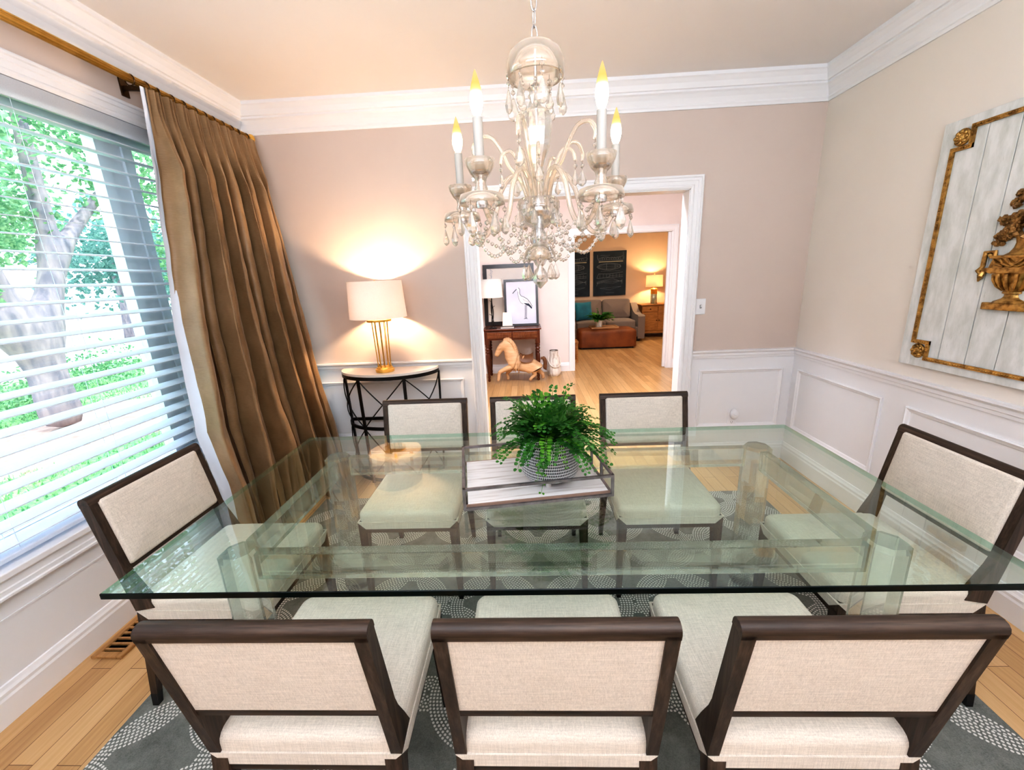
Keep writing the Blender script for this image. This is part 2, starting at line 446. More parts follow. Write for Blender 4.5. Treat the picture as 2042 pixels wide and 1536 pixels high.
b.bb((xo - .003, WY0 + .06, WZ0 + .08), (xo + .003, 2.155, WZ1 - .07)); b.bb((xo - .003, 2.355, WZ0 + .08), (xo + .003, WY1 - .06, WZ1 - .07))
M['pane'] = pane_mat('window_glass', (.97, .985, 1.0), .02, .5)
g = b.build('window_glass', M['pane'], fr); g['kind'] = 'structure'

def shade_mat_early(name, col, tr=.5, glow=0.0):
    m, nt, out = new_mat(name)
    d = N(nt, 'ShaderNodeBsdfDiffuse'); t = N(nt, 'ShaderNodeBsdfTranslucent')
    f = noise_tex(nt, coords(nt, (120, 120, 120)), 2, 2, .5)
    c = ramp(nt, f, [(.3, tuple(x * .95 for x in col)), (.7, col)])
    nt.links.new(c, d.inputs[0]); nt.links.new(c, t.inputs[0])
    mx = N(nt, 'ShaderNodeMixShader'); mx.inputs[0].default_value = tr
    nt.links.new(d.outputs[0], mx.inputs[1]); nt.links.new(t.outputs[0], mx.inputs[2]); nt.links.new(mx.outputs[0], out.inputs[0]); return m
M['slat'] = shade_mat_early('blind_slat', (.93, .95, 1.0), .40)
bl = thing('window_blind', 'white wooden slatted blind hanging open across the tall window', 'blind', (XL - .03, 0, 0))
b = B()
zz = WZ0 + .085; pitch = .0672; bz0 = zz
ang = math.radians(9)
while zz < WZ1 - .10:
    # room-side edge slightly low
    b.box((0, (WY0 + WY1) / 2, 0), (.074, WY1 - WY0 - .02, .0045), M=T(0, 0, zz) @ RY(ang)); zz += pitch
b.build('slats', M['slat'], bl)
b = B(); b.bb((-.03, WY0 + .01, WZ1 - .055), (.03, WY1 - .01, WZ1 - .002)); b.bb((.03, WY0 + .005, WZ1 - .075), (.038, WY1 - .005, WZ1 - .001), bev=.003)
b.build('head_rail', M['slat'], bl)
b = B(); b.bb((-.03, WY0 + .01, WZ0 + .03), (.03, WY1 - .01, WZ0 + .05), bev=.004); b.build('bottom_rail', M['slat'], bl)
for y in (.5, 1.3, 1.75, 2.5):
    b = B()
    for x in (-.027, .027): b.cyl((x, y, WZ0 + .05), (x, y, WZ1 - .05), .0011, n=5)
    b.build('ladder_cord', M['slat'], bl)

# ------------------------------------------------------------------ rug, floor register
def rug_mat():
    m, nt, out = new_mat('rug_dotted')
    p = N(nt, 'ShaderNodeBsdfPrincipled'); setin(p, Roughness=.95); p.inputs['Specular IOR Level'].default_value = .1
    tc = N(nt, 'ShaderNodeTexCoord'); sx = N(nt, 'ShaderNodeSeparateXYZ'); nt.links.new(tc.outputs['Object'], sx.inputs[0])
    X, Y = sx.outputs[0], sx.outputs[1]
    def rings(cell, ox, oy, r0, r1, dr):
        u = math_(nt, 'SUBTRACT', math_(nt, 'MULTIPLY', math_(nt, 'FRACT', math_(nt, 'ADD', math_(nt, 'DIVIDE', X, cell), ox)), cell), cell / 2)
        w = math_(nt, 'SUBTRACT', math_(nt, 'MULTIPLY', math_(nt, 'FRACT', math_(nt, 'ADD', math_(nt, 'DIVIDE', Y, cell), oy)), cell), cell / 2)
        r = math_(nt, 'SQRT', math_(nt, 'ADD', math_(nt, 'MULTIPLY', u, u), math_(nt, 'MULTIPLY', w, w)))
        a = math_(nt, 'ADD', math_(nt, 'DIVIDE', math_(nt, 'ARCTAN2', w, u), 2 * PI), .5)
        ri = math_(nt, 'FLOOR', math_(nt, 'DIVIDE', r, dr))
        rm = math_(nt, 'MULTIPLY', math_(nt, 'ADD', ri, .5), dr)
        cnt = math_(nt, 'FLOOR', math_(nt, 'DIVIDE', math_(nt, 'MULTIPLY', rm, 2 * PI), dr * 1.05))
        fa = math_(nt, 'SUBTRACT', math_(nt, 'FRACT', math_(nt, 'MULTIPLY', a, cnt)), .5)
        fr = math_(nt, 'SUBTRACT', math_(nt, 'FRACT', math_(nt, 'DIVIDE', r, dr)), .5)
        d = math_(nt, 'SQRT', math_(nt, 'ADD', math_(nt, 'MULTIPLY', fa, fa), math_(nt, 'MULTIPLY', fr, fr)))
        dot = math_(nt, 'SUBTRACT', 1.0, math_(nt, 'SMOOTHSTEP', d, .27, .40)) if False else math_(nt, 'LESS_THAN', d, .34)
        inr = math_(nt, 'MULTIPLY', math_(nt, 'GREATER_THAN', r, r0), math_(nt, 'LESS_THAN', r, r1))
        return math_(nt, 'MULTIPLY', dot, inr), inr
    d1, i1 = rings(.44, 0.0, 0.0, .150, .2125, .0125)
    d2, i2 = rings(.44, .5, .5, .150, .2125, .0125)
    d = math_(nt, 'MAXIMUM', d1, math_(nt, 'MULTIPLY', d2, math_(nt, 'SUBTRACT', 1.0, i1)))
    f = noise_tex(nt, coords(nt, (1, 1, 1)), 9, 6, .7)
    f2 = noise_tex(nt, coords(nt, (1, 1, 1)), 260, 2, .5)
    basec = ramp(nt, math_(nt, 'ADD', math_(nt, 'MULTIPLY', f, .7), math_(nt, 'MULTIPLY', f2, .3)), [(.35, (.135, .14, .125)), (.65, (.27, .275, .25))])
    mx = N(nt, 'ShaderNodeMix', data_type='RGBA'); nt.links.new(d, mx.inputs[0]); nt.links.new(basec, mx.inputs[6]); mx.inputs[7].default_value = (.68, .66, .62, 1)
    nt.links.new(mx.outputs[2], p.inputs['Base Color'])
    h = math_(nt, 'ADD', d, math_(nt, 'MULTIPLY', f2, .8))
    nt.links.new(bump(nt, h, .5, .004), p.inputs['Normal'])
    nt.links.new(p.outputs[0], out.inputs[0]); return m
RUGZ = .010
b = B(); b.bb((-1.525, -1.22, 0), (1.525, 1.22, RUGZ), bev=.004)
tag(b.build('area_rug', rug_mat(), loc=(.02, 1.41, 0)), 'grey area rug with scalloped bands of white dots under the glass table', 'rug')
fv = thing('floor_register', 'wooden slotted floor register set along the wall below the window', 'vent', (-1.85, 1.47, 0))
M['oakvent'] = pmat('register_oak', (.50, .29, .12), .4, col2=(.38, .21, .08), nscale=4, stretch=(20, 2, 20))
b = B()
for x in (-.058, .058): b.bb((x - .012, -.125, 0), (x + .012, .19, .014), bev=.003)
for y in (-.112, .178): b.bb((-.046, y - .013, 0), (.046, y + .013, .014), bev=.003)
b.build('frame', M['oakvent'], fv)
b = B()
for i in range(9): b.bb((-.046, -.087 + i * .029, .002), (.046, -.079 + i * .029, .011))
b.build('louvre', M['oakvent'], fv)
b = B(); b.bb((-.05, -.1, 0.0005), (.05, .166, .0018)); b.build('duct_shade_sheet', pmat('duct_shade', (.004, .004, .004), .95, spec=0), fv)  # flat black sheet stands in for the shade beneath the slots

# ------------------------------------------------------------------ dining chairs
def make_chair():
    """Faces +Y; seat back edge at y=0; stands on z=0."""
    r = thing('dining_chair', '', 'chair')
    W = .2325
    b = B(); b.cushion(2 * W - .004, .452, .431, .050, rc=.035, edge=.026, puff=.012, c=(0, .229))
    seat = b.build('seat', M['linen'], r, auto=50)
    b = B()      # upholstered skirt: four trapezoid faces over the corner mitres
    zt, zb, cut = .431, .396, .036
    for (cx, cy, half, ang) in ((0, .457, W, 0), (0, .0, W, PI), (W, .2285, .2285, -PI / 2), (-W, .2285, .2285, PI / 2)):
        Mx = T(cx, cy, 0) @ RZ(ang)
        q = [(-half, zt), (half, zt), (half - cut, zb), (-half + cut, zb)]
        vs = [(x, .0015, z) for x, z in q] + [(x, -.006, z) for x, z in q]
        b.add(vs, [(3, 2, 1, 0), (4, 5, 6, 7), (0, 1, 5, 4), (1, 2, 6, 5), (2, 3, 7, 6), (3, 0, 4, 7)], Mx)
    b.bb((-W + .03, .03, zb), (W - .03, .43, zt - .002))
    b.build('skirt', M['linen'], seat)
    b = B(); w2 = W - .003
    for lo, hi in (((-w2, .444, .376), (w2, .456, .396)), ((-w2, .001, .376), (w2, .013, .396)), ((-w2, .012, .376), (-w2 + .012, .445, .396)), ((w2 - .012, .012, .376), (w2, .445, .396))): b.bb(lo, hi)
    b.build('seat_rail', M['wood_x'], r)
    for sx in (-1, 1):
        b = B(); b.frustum((sx * .2195, .4435, .05), (.023, .023), (sx * .2105, .4345, .4305), (.042, .042))
        lg = b.build('leg', M['wood_z'], r)
        b = B(); b.frustum((sx * .2205, .4445, 0), (.021, .021), (sx * .2195, .4435, .056), (.0242, .0242)); b.build('foot_cap', M['black_tip'], lg)
        b = B(); b.frustum((sx * .2195, -.040, .05), (.023, .024), (sx * .2105, .0225, .4305), (.042, .044))
        lg = b.build('leg', M['wood_z'], r)
        b = B(); b.frustum((sx * .2205, -.047, 0), (.021, .022), (sx * .2195, -.0395, .056), (.0242, .0252)); b.build('foot_cap', M['black_tip'], lg)
    ML = T(0, 0, .4305) @ RX(math.radians(10.5))
    H = .439
    for sx in (-1, 1):
        b = B(); x0, x1 = sorted((sx * (W + .001), sx * (W - .026)))
        b.prism([(0, 0), (.072, 0), (.058, .06), (.040, .125), (.035, .16), (.035, H - .018), (.0, H - .018)], x1 - x0, ML @ T(x0, 0, 0) @ Matrix(((0, 0, 1, 0), (1, 0, 0, 0), (0, 1, 0, 0), (0, 0, 0, 1)))); b.build('back_post', M['wood_z'], r)
    b = B()      # rolled top rail
    pts = [(.0, 0), (.0, .014), (.003, .022), (.009, .027), (.018, .029), (.027, .027), (.033, .022), (.036, .014), (.036, 0)]
    Mr = ML @ T(-W - .002, 0, H - .029) @ Matrix(((0, 0, 1, 0), (1, 0, 0, 0), (0, 1, 0, 0), (0, 0, 0, 1)))
    b.prism(pts, 2 * W + .004, Mr); b.build('top_rail', M['wood_x'], r, auto=35)
    b = B(); b.bb((-W + .02, .004, .148), (W - .02, .030, .171), ML, bev=.003); b.build('lower_rail', M['wood_x'], r)
    b = B()      # flat linen back face + padded front
    bx = W - .0255
    b.bb((-bx, .005, .169), (bx, .028, H - .026), ML)
    Mf = ML @ T(0, .022, (.164 + H - .022) / 2) @ RX(-PI / 2)
    b.cushion(2 * bx - .002, H - .022 - .164, 0, .022, rc=.012, edge=.014, puff=.010, M=Mf)
    b.build('backrest', M['linen'], r, auto=50)
    return r
chair0 = make_chair()
Z0 = RUGZ
chairs = [
 (.032, .702, 0, 'linen and dark oak chair seen from behind, in the middle of the near row', 'dining chairs with backs to the camera'),
 (-.560, .702, 0, 'linen and dark oak chair seen from behind, at the window end of the near row', 'dining chairs with backs to the camera'),
 (.608, .702, 0, 'linen and dark oak chair seen from behind, at the wainscot end of the near row', 'dining chairs with backs to the camera'),
 (-.585, 2.110, PI, 'linen dining chair facing the camera, in front of the half-moon console table', 'dining chairs facing the camera'),
 (.012, 2.110, PI, 'linen dining chair facing the camera, mostly hidden behind the potted fern', 'dining chairs facing the camera'),
 (.612, 2.110, PI, 'linen dining chair facing the camera, before the doorway casing with the light switch', 'dining chairs facing the camera'),
 (-1.395, 1.372, -PI / 2, 'linen head chair between the window blind and the end of the glass table', 'head chairs at the table ends'),
 (1.432, 1.372, PI / 2, 'linen head chair under the gilded wall panel at the wainscot end of the table', 'head chairs at the table ends'),
]
for i, (x, y, rz, lab, grp) in enumerate(chairs):
    c = chair0 if i == 0 else copy_tree(chair0)
    c.location = (x, y, Z0); c.rotation_euler = (0, 0, rz); c['label'] = lab; c['group'] = grp

# ------------------------------------------------------------------ glass dining table
M['glass_top'] = pane_mat('table_glass', (.925, .985, .955), .06, .8)
M['glass_edge'] = pmat('glass_edge_dark', (.002, .007, .006), .3, col2=(.001, .004, .004), spec=.2)
def clear_rim(name, tint, glow, k0, k1, ior, clear=.5):
    """Clear glass whose bright rims come from pale colour mixed in at glancing angles."""
    m, nt, out = new_mat(name)
    lw = N(nt, 'ShaderNodeLayerWeight'); lw.inputs[0].default_value = .5
    fac = math_(nt, 'MULTIPLY_ADD', math_(nt, 'POWER', lw.outputs['Facing'], 1.6), k1, k0)
    t = N(nt, 'ShaderNodeBsdfTransparent'); t.inputs[0].default_value = rgba(tint)
    g = N(nt, 'ShaderNodeBsdfGlass'); g.inputs['Color'].default_value = rgba(tint); setin(g, IOR=ior, Roughness=.0)
    m0 = N(nt, 'ShaderNodeMixShader'); m0.inputs[0].default_value = 1 - clear
    nt.links.new(t.outputs[0], m0.inputs[1]); nt.links.new(g.outputs[0], m0.inputs[2])
    d = N(nt, 'ShaderNodeBsdfTranslucent'); d.inputs[0].default_value = rgba(glow)
    d2 = N(nt, 'ShaderNodeBsdfDiffuse'); d2.inputs[0].default_value = rgba(glow)
    gl = N(nt, 'ShaderNodeBsdfGlossy'); gl.inputs['Roughness'].default_value = .04
    m1 = N(nt, 'ShaderNodeMixShader'); m1.inputs[0].default_value = .5
    nt.links.new(d.outputs[0], m1.inputs[1]); nt.links.new(d2.outputs[0], m1.inputs[2])
    m2 = N(nt, 'ShaderNodeMixShader'); m2.inputs[0].default_value = .45
    nt.links.new(m1.outputs[0], m2.inputs[1]); nt.links.new(gl.outputs[0], m2.inputs[2])
    mx = N(nt, 'ShaderNodeMixShader'); nt.links.new(fac, mx.inputs[0])
    nt.links.new(m0.outputs[0], mx.inputs[1]); nt.links.new(m2.outputs[0], mx.inputs[2]); nt.links.new(mx.outputs[0], out.inputs[0]); return m
M['acrylic'] = clear_rim('clear_acrylic', (.965, .992, .98), (.86, .97, .92), .0, .16, 1.45, .40)
TX0, TX1, TY0, TY1, TZ0, TZ1 = -1.149, 1.25, .868, 1.959, .731, .750
tb = thing('dining_table', 'long glass topped dining table on clear acrylic legs in the middle of the room', 'table', ((TX0 + TX1) / 2, (TY0 + TY1) / 2, Z0))
hx, hy = (TX1 - TX0) / 2, (TY1 - TY0) / 2; zo = -Z0
b = B(); e = .002
o0 = [(-hx, -hy), (hx, -hy), (hx, hy), (-hx, hy)]; o1 = [(-hx + e, -hy + e), (hx - e, -hy + e), (hx - e, hy - e), (-hx + e, hy - e)]
vs = [(x, y, TZ0 + zo) for x, y in o1] + [(x, y, TZ0 + e + zo) for x, y in o0] + [(x, y, TZ1 - e + zo) for x, y in o0] + [(x, y, TZ1 + zo) for x, y in o1]
b.add(vs, [(3, 2, 1, 0), (12, 13, 14, 15)])
top = b.build('glass_top', M['glass_top'], tb)
b = B()
fs = []
for q in range(3):
    for i in range(4): fs.append((q * 4 + i, q * 4 + (i + 1) % 4, q * 4 + 4 + (i + 1) % 4, q * 4 + 4 + i))
fr_ = [f for i, f in enumerate(fs) if i % 4 == 0]; sd_ = [f for i, f in enumerate(fs) if i % 4]
b.add(vs, fr_); b.build('polished_edge', M['glass_edge'], top)
M['glass_side'] = pane_mat('glass_edge_green', (.55, .80, .70), .10, .5, .1)
b = B(); b.add(vs, sd_); b.build('polished_edge', M['glass_side'], top)
LX, LYY = .965, .345
def octo(b, c, r, z0, z1, ch):
    b.lathe([(r - ch, z0), (r, z0 + ch), (r, z1 - ch), (r - ch, z1)], 8, c, a0=PI / 8)
for sx in (-1, 1):
    for sy in (-1, 1):
        b = B(); octo(b, (sx * LX, sy * LYY, 0), .060, 0, TZ0 + zo - .0005, .012)
        b.build('leg', M['acrylic'], tb)
zt, zb = TZ0 + zo - .004, TZ0 + zo - .094
for sy in (-1, 1):
    b = B(); b.bb((-LX + .0565, sy * LYY - .018, zb), (LX - .0565, sy * LYY + .018, zt), bev=.003); b.build('rail', M['acrylic'], tb)
for sx in (-1, 1):
    b = B(); b.bb((sx * LX - .018, -LYY + .0565, zb), (sx * LX + .018, LYY - .0565, zt), bev=.003); b.build('rail', M['acrylic'], tb)

# ------------------------------------------------------------------ tray
M['whitewash'] = pmat('whitewashed_board', (.82, .79, .78), .6, col2=(.52, .46, .43), nscale=2.5, stretch=(2, 24, 24), lo=.28, hi=.5, bumpk=.2, detail=8)
M['boardedge'] = pmat('board_edge_brown', (.33, .23, .18), .6, nscale=8)
TR = math.radians(8.8)
tr = thing('serving_tray', 'whitewashed wood tray with an open pewter rail lying on the glass table', 'tray', (-.005, 1.452, TZ1), TR)
w, d = .517 / 2, .36 / 2; q = .0045
b = B(); b.bb((-w + .011, -d + .011, .003), (w - .011, d - .011, .016)); brd = b.build('board', M['whitewash'], tr)
for lo, hi in (((-w + .006, -d + .007, .005), (w - .006, -d + .0115, .0165)), ((-w + .006, d - .0115, .005), (w - .006, d - .007, .0165))):
    b = B(); b.bb(lo, hi); b.build('board_edge', M['boardedge'], brd)
b = B(); zr = .078
for z in (q, zr):
    b.bar((-w, -d, z), (w, -d, z), 2 * q); b.bar((-w, d, z), (w, d, z), 2 * q); b.bar((-w, -d, z), (-w, d, z), 2 * q); b.bar((w, -d, z), (w, d, z), 2 * q)
for x in (-w, w):
    for y in (-d, d): b.bar((x, y, 0), (x, y, zr + q), 2 * q)
for x in (-w, w):
    for y in (-.06, .06): b.bar((x, y, 0), (x, y, zr), 2 * q)
b.build('rail_frame', M['greymetal'], tr)

# ------------------------------------------------------------------ potted fern
def pot_mat():
    m, nt, out = new_mat('ink_grid_glaze')
    p = N(nt, 'ShaderNodeBsdfPrincipled'); setin(p, Roughness=.35)
    uv = N(nt, 'ShaderNodeUVMap'); sp = N(nt, 'ShaderNodeSeparateXYZ'); nt.links.new(uv.outputs[0], sp.inputs[0])
    rowi = math_(nt, 'FLOOR', math_(nt, 'MULTIPLY', sp.outputs[1], 88))
    sh = math_(nt, 'FRACT', math_(nt, 'MULTIPLY', math_(nt, 'SINE', math_(nt, 'MULTIPLY', rowi, 12.9898)), 437.58))
    wob = noise_tex(nt, coords(nt, (1, 1, 1)), 14, 2, .5)
    u = math_(nt, 'ADD', math_(nt, 'ADD', math_(nt, 'MULTIPLY', sp.outputs[0], 104), sh), math_(nt, 'MULTIPLY', wob, 1.6))
    fu = math_(nt, 'ABSOLUTE', math_(nt, 'SUBTRACT', math_(nt, 'FRACT', u), .5))
    vv = math_(nt, 'ADD', math_(nt, 'MULTIPLY', sp.outputs[1], 88), math_(nt, 'MULTIPLY', wob, .35))
    fv = math_(nt, 'ABSOLUTE', math_(nt, 'SUBTRACT', math_(nt, 'FRACT', vv), .5))
    line = math_(nt, 'MAXIMUM', math_(nt, 'GREATER_THAN', fu, .36), math_(nt, 'GREATER_THAN', fv, .39))
    mx = N(nt, 'ShaderNodeMix', data_type='RGBA'); nt.links.new(line, mx.inputs[0]); mx.inputs[6].default_value = (.015, .02, .03, 1); mx.inputs[7].default_value = (.82, .82, .82, 1)
    nt.links.new(mx.outputs[2], p.inputs['Base Color']); nt.links.new(p.outputs[0], out.inputs[0]); return m
M['potwhite'] = pmat('pot_white_glaze', (.85, .84, .82), .3)
M['soil'] = pmat('soil', (.035, .022, .014), .95, nscale=60, bumpk=.6)
pf = thing('potted_fern', 'bushy green fern in a black and white gridded pot standing on the tray', 'plant', (.066, 1.425, TZ1 + .0155))
b = B(); b.lathe([(.04, .022), (.082, .022), (.098, .028), (.106, .044), (.109, .07), (.111, .16), (.111, .186), (.1085, .188)], 64)
pot = b.build('planter', pot_mat(), pf, uv=True, auto=40)
b = B(); b.lathe([(.1095, .1855), (.1105, .1885), (.108, .190), (.104, .188), (.103, .13), (.0, .13)], 64, caps=False); b.build('liner', M['potwhite'], pot, auto=40)
for a in (PI * 1.45, PI * .12, PI * .78):
    b = B(); b.lathe([(.009, 0), (.0125, .022), (.013, .03)], 14, (.062 * math.cos(a), .062 * math.sin(a), 0)); b.build('foot', M['potwhite'], pot, auto=50)
b = B(); b.lathe([(.097, .165), (.06, .171), (0, .173)], 32, caps=False); b.build('soil', M['soil'], pot)
def leaf_mat(name, a, bcol, trans=.35):
    m, nt, out = new_mat(name)
    p = N(nt, 'ShaderNodeBsdfPrincipled'); setin(p, Roughness=.5)
    f = noise_tex(nt, coords(nt, (1, 1, 1)), 22, 2, .5)
    c = ramp(nt, f, [(.36, a), (.66, bcol)]); nt.links.new(c, p.inputs['Base Color'])
    t = N(nt, 'ShaderNodeBsdfTranslucent'); nt.links.new(c, t.inputs[0])
    mx = N(nt, 'ShaderNodeMixShader'); mx.inputs[0].default_value = trans
    nt.links.new(p.outputs[0], mx.inputs[1]); nt.links.new(t.outputs[0], mx.inputs[2]); nt.links.new(mx.outputs[0], out.inputs[0]); return m
M['fern_a'] = leaf_mat('fern_deep_green', (.025, .11, .018), (.08, .27, .04))
M['fern_b'] = leaf_mat('fern_fresh_green', (.08, .26, .02), (.22, .48, .06))
M['fern_c'] = leaf_mat('fern_blue_green', (.05, .16, .03), (.15, .34, .09))
def frond(az, length, rise, droop, z0, r0, lw, rr):
    """arching stem with paired fan-shaped leaflets."""
    b = B(); n = 16; pts = []
    d = Vector((math.cos(az), math.sin(az), 0)); side = Vector((-d.y, d.x, 0)); curl = rr.uniform(-.25, .25)
    for i in range(n + 1):
        t = i / n
        pts.append(d * (r0 + length * t) + side * curl * length * t * t + Vector((0, 0, z0 + rise * (1 - (1 - t) ** 2) - droop * t * t)))
    b.tube(pts, [.0016 * (1 - .6 * i / n) for i in range(n + 1)], 4)
    cnt = max(7, int(length / .0105))
    for i in range(2, cnt + 1):
        t = i / cnt; k = min(n - 1, int(t * n)); p = pts[k].lerp(pts[k + 1], t * n - k) if t < 1 else pts[n]
        tg = (pts[min(n, k + 1)] - pts[max(0, k - 1)]).normalized()
        up = Vector((0, 0, 1)); s0 = tg.cross(up).normalized(); nn = s0.cross(tg).normalized()
        sz = lw * (1 - .55 * t) * rr.uniform(.85, 1.15)
        for sg in (-1, 1):
            ax = (s0 * sg + tg * rr.uniform(.15, .55) + nn * rr.uniform(-.25, .45)).normalized()
            w = ax.cross(nn).normalized()
            a = p + ax * sz * .12
            q = [a, a + ax * sz * .45 + w * sz * .36, a + ax * sz * .86 + w * sz * .34, a + ax * sz * 1.0, a + ax * sz * .86 - w * sz * .34, a + ax * sz * .45 - w * sz * .36]
            q[3] = q[3] + nn * sz * rr.uniform(-.12, .05)
            b.add(q, [(0, 1, 2, 3), (0, 3, 4, 5)])
    return b
rr = random.Random(11)
for i in range(100):
    az = i * 2.39996 + rr.uniform(-.2, .2); ring = i / 100
    if ring < .42: L, ri, dr = rr.uniform(.15, .235), rr.uniform(.03, .09), rr.uniform(.03, .11)
    elif ring < .8: L, ri, dr = rr.uniform(.09, .16), rr.uniform(.08, .13), rr.uniform(.0, .06)
    else: L, ri, dr = rr.uniform(.03, .08), rr.uniform(.13, .185), rr.uniform(-.005, .03)
    fb = frond(az, L, ri, dr, .168, .02 + .02 * rr.random(), rr.uniform(.025, .033), rr)
    fb.build('frond', M[rr.choice(['fern_a', 'fern_a', 'fern_a', 'fern_b', 'fern_c'])], pf)
for az, L, ri, dr in ((-1.83, .10, .03, .14), (-1.7, .11, .02, .165), (-1.35, .12, .05, .10), (-1.1, .13, .06, .06), (-2.05, .09, .02, .10)):
    frond(az, L, ri, dr, .170, .045, .020, rr).build('frond', M['fern_b'], pf)

# ------------------------------------------------------------------ chandelier
M['blown'] = clear_rim('blown_glass', (1, .96, .91), (1, .90, .79), .16, .75, 1.35)  # warm bulb glow is put into the glass colour
M['crystal'] = clear_rim('cut_crystal', (1, .985, .965), (1, .95, .89), .14, .40, 1.5)  # pale mix stands in for crystal sparkle
M['candle'] = pmat('candle_sleeve', (.42, .395, .36), .5)
def bulb_mat():
    m, nt, out = new_mat('flame_bulb')
    tc = N(nt, 'ShaderNodeTexCoord'); sp = N(nt, 'ShaderNodeSeparateXYZ'); nt.links.new(tc.outputs['Generated'], sp.inputs[0])
    c = ramp(nt, sp.outputs[2], [(.0, (1, .50, .16)), (.10, (1, .80, .45)), (.30, (1, .86, .58)), (.48, (1, .72, .32)), (.70, (1, .55, .17)), (1, (.95, .58, .27))])
    st = N(nt, 'ShaderNodeMapRange', interpolation_type='SMOOTHSTEP'); nt.links.new(sp.outputs[2], st.inputs[0]); setin(st, From_Min=.22, From_Max=.60, To_Min=11.0, To_Max=.80)
    e = N(nt, 'ShaderNodeEmission'); nt.links.new(c, e.inputs[0]); nt.links.new(st.outputs[0], e.inputs[1]); nt.links.new(e.outputs[0], out.inputs[0]); return m
M['bulb'] = bulb_mat()
CX, CY = .045, 1.385
ch = thing('chandelier', 'crystal chandelier with five lit candle bulbs hanging on a chain above the glass table', 'chandelier', (CX, CY, 0))
b = B(); z = 2.150; i = 0     # chain up to the ceiling
while z < ZC - .02:
    L = .046; a = (i % 2) * PI / 2 + .35
    pts = [(.0085 * math.cos(t) * math.cos(a), .0085 * math.cos(t) * math.sin(a), z + L / 2 + L / 2 * math.sin(t)) for t in [2 * PI * q / 14 for q in range(14)]]
    b.tube(pts, .0019, 6, closed=True); z += L - .0068; i += 1
b.build('chain', M['silver'], ch, smooth=True)
b = B(); b.lathe([(.05, ZC - .022), (.058, ZC - .014), (.06, ZC - .0005)], 32, caps=True); b.build('ceiling_cap', M['silver'], ch, auto=40)
b = B(); b.lathe([(.006, 2.150), (.030, 2.1495), (.055, 2.143), (.074, 2.128), (.083, 2.105), (.085, 2.085), (.082, 2.068), (.078, 2.064), (.079, 2.085), (.075, 2.108), (.06, 2.130), (.03, 2.142), (.006, 2.144)], 40, caps=False)
b.build('canopy_bowl', M['blown'], ch, smooth=True)
b = B(); b.cyl((0, 0, 1.56), (0, 0, 2.150), .0045, n=10); b.lathe([(.010, 2.040), (.016, 2.046), (.010, 2.052)], 16); b.build('center_rod', M['silver'], ch, auto=40)
b = B(); b.lathe([(.018, 2.04), (.020, 2.02), (.014, 2.0), (.018, 1.99), (.030, 1.985), (.042, 1.975), (.046, 1.955), (.045, 1.93), (.038, 1.885), (.024, 1.845), (.016, 1.825), (.014, 1.80), (.018, 1.79)], 12, caps=False)
b.build('baluster', M['crystal'], ch)
b = B(); b.lathe([(.016, 1.83), (.022, 1.815), (.016, 1.80), (.02, 1.78), (.026, 1.76), (.022, 1.74)], 12, caps=False); b.build('neck', M['crystal'], ch)
b = B(); b.lathe([(.02, 1.745), (.058, 1.742), (.066, 1.73), (.064, 1.70), (.05, 1.675), (.03, 1.66), (.018, 1.655)], 20, caps=False); b.build('receiver_bowl', M['crystal'], ch, auto=40)
b = B(); b.lathe([(.012, 1.72), (.03, 1.715), (.034, 1.705), (.03, 1.695), (.012, 1.69), (.01, 1.60), (.016, 1.596), (.016, 1.588), (.008, 1.584)], 20); b.build('hub', M['silver'], ch, auto=40)
b = B(); b.lathe([(.014, 1.655), (.022, 1.64), (.028, 1.625), (.022, 1.61), (.012, 1.602)], 12, caps=False); b.build('lower_baluster', M['crystal'], ch)
b = B(); b.lathe([(.010, 1.612), (.028, 1.608), (.042, 1.596), (.050, 1.578), (.052, 1.562), (.049, 1.560), (.047, 1.578), (.039, 1.592), (.026, 1.603), (.010, 1.606)], 32, caps=False); b.build('bottom_dish', M['blown'], ch, smooth=True)
b = B(); b.lathe([(.007, 1.60), (.018, 1.585), (.024, 1.562), (.016, 1.545), (.009, 1.538), (.016, 1.530), (.026, 1.512), (.024, 1.492), (.010, 1.478), (.002, 1.470)], 9, caps=True); b.build('finial_ball', M['crystal'], ch)
# crystal shapes ------------------------------------------------
def drop_b(h=.058, w=.015, n=7):
    b = B(); b.lathe([(.0008, 0), (w * .30, -h * .12), (w * .62, -h * .38), (w, -h * .68), (w * .82, -h * .86), (w * .3, -h * .98), (.0008, -h)], n, caps=True, ry=.62)
    return b
def bead_b(r=.0075): 
    b = B(); b.lathe([(.0008, 0), (r * .8, -r * .5), (r, -r), (r * .8, -r * 1.5), (.0008, -2 * r)], 7, caps=True, ry=.75); return b
proto_cache = {}
def hang(parent, p, h, w, beads=1):
    """wire hook, bead(s) and one pear drop, one pendant part."""
    key = (h, w, beads)
    if key not in proto_cache:
        h, w = h, w * 1.18; bb = B(); z = -.004
        for _ in range(beads):
            q = bead_b(); bb.add(q.v, q.f, T(0, 0, z)); z -= .019
        q = drop_b(h, w); bb.add(q.v, q.f, T(0, 0, z))
        o = bb.build('crystal_pendant', M['crystal'], parent); proto_cache[key] = o
        bw = B(); bw.cyl((0, 0, .006), (0, 0, z + .001), .0006, n=4); wo = bw.build('pin', M['bronze'], o)
    else:
        src = proto_cache[key]; o = src.copy(); COL.objects.link(o); o.parent = parent
        for chd in [x for x in src.children]:
            d = chd.copy(); COL.objects.link(d); d.parent = o
    o.location = p; o.rotation_euler = (0, 0, R.uniform(0, PI))
    return o
for k_ in range(8):                       # under the canopy
    a = 2 * PI * k_ / 8 + .2
    hang(ch, (.081 * math.cos(a), .081 * math.sin(a), 2.080), .066, .0165, 2)
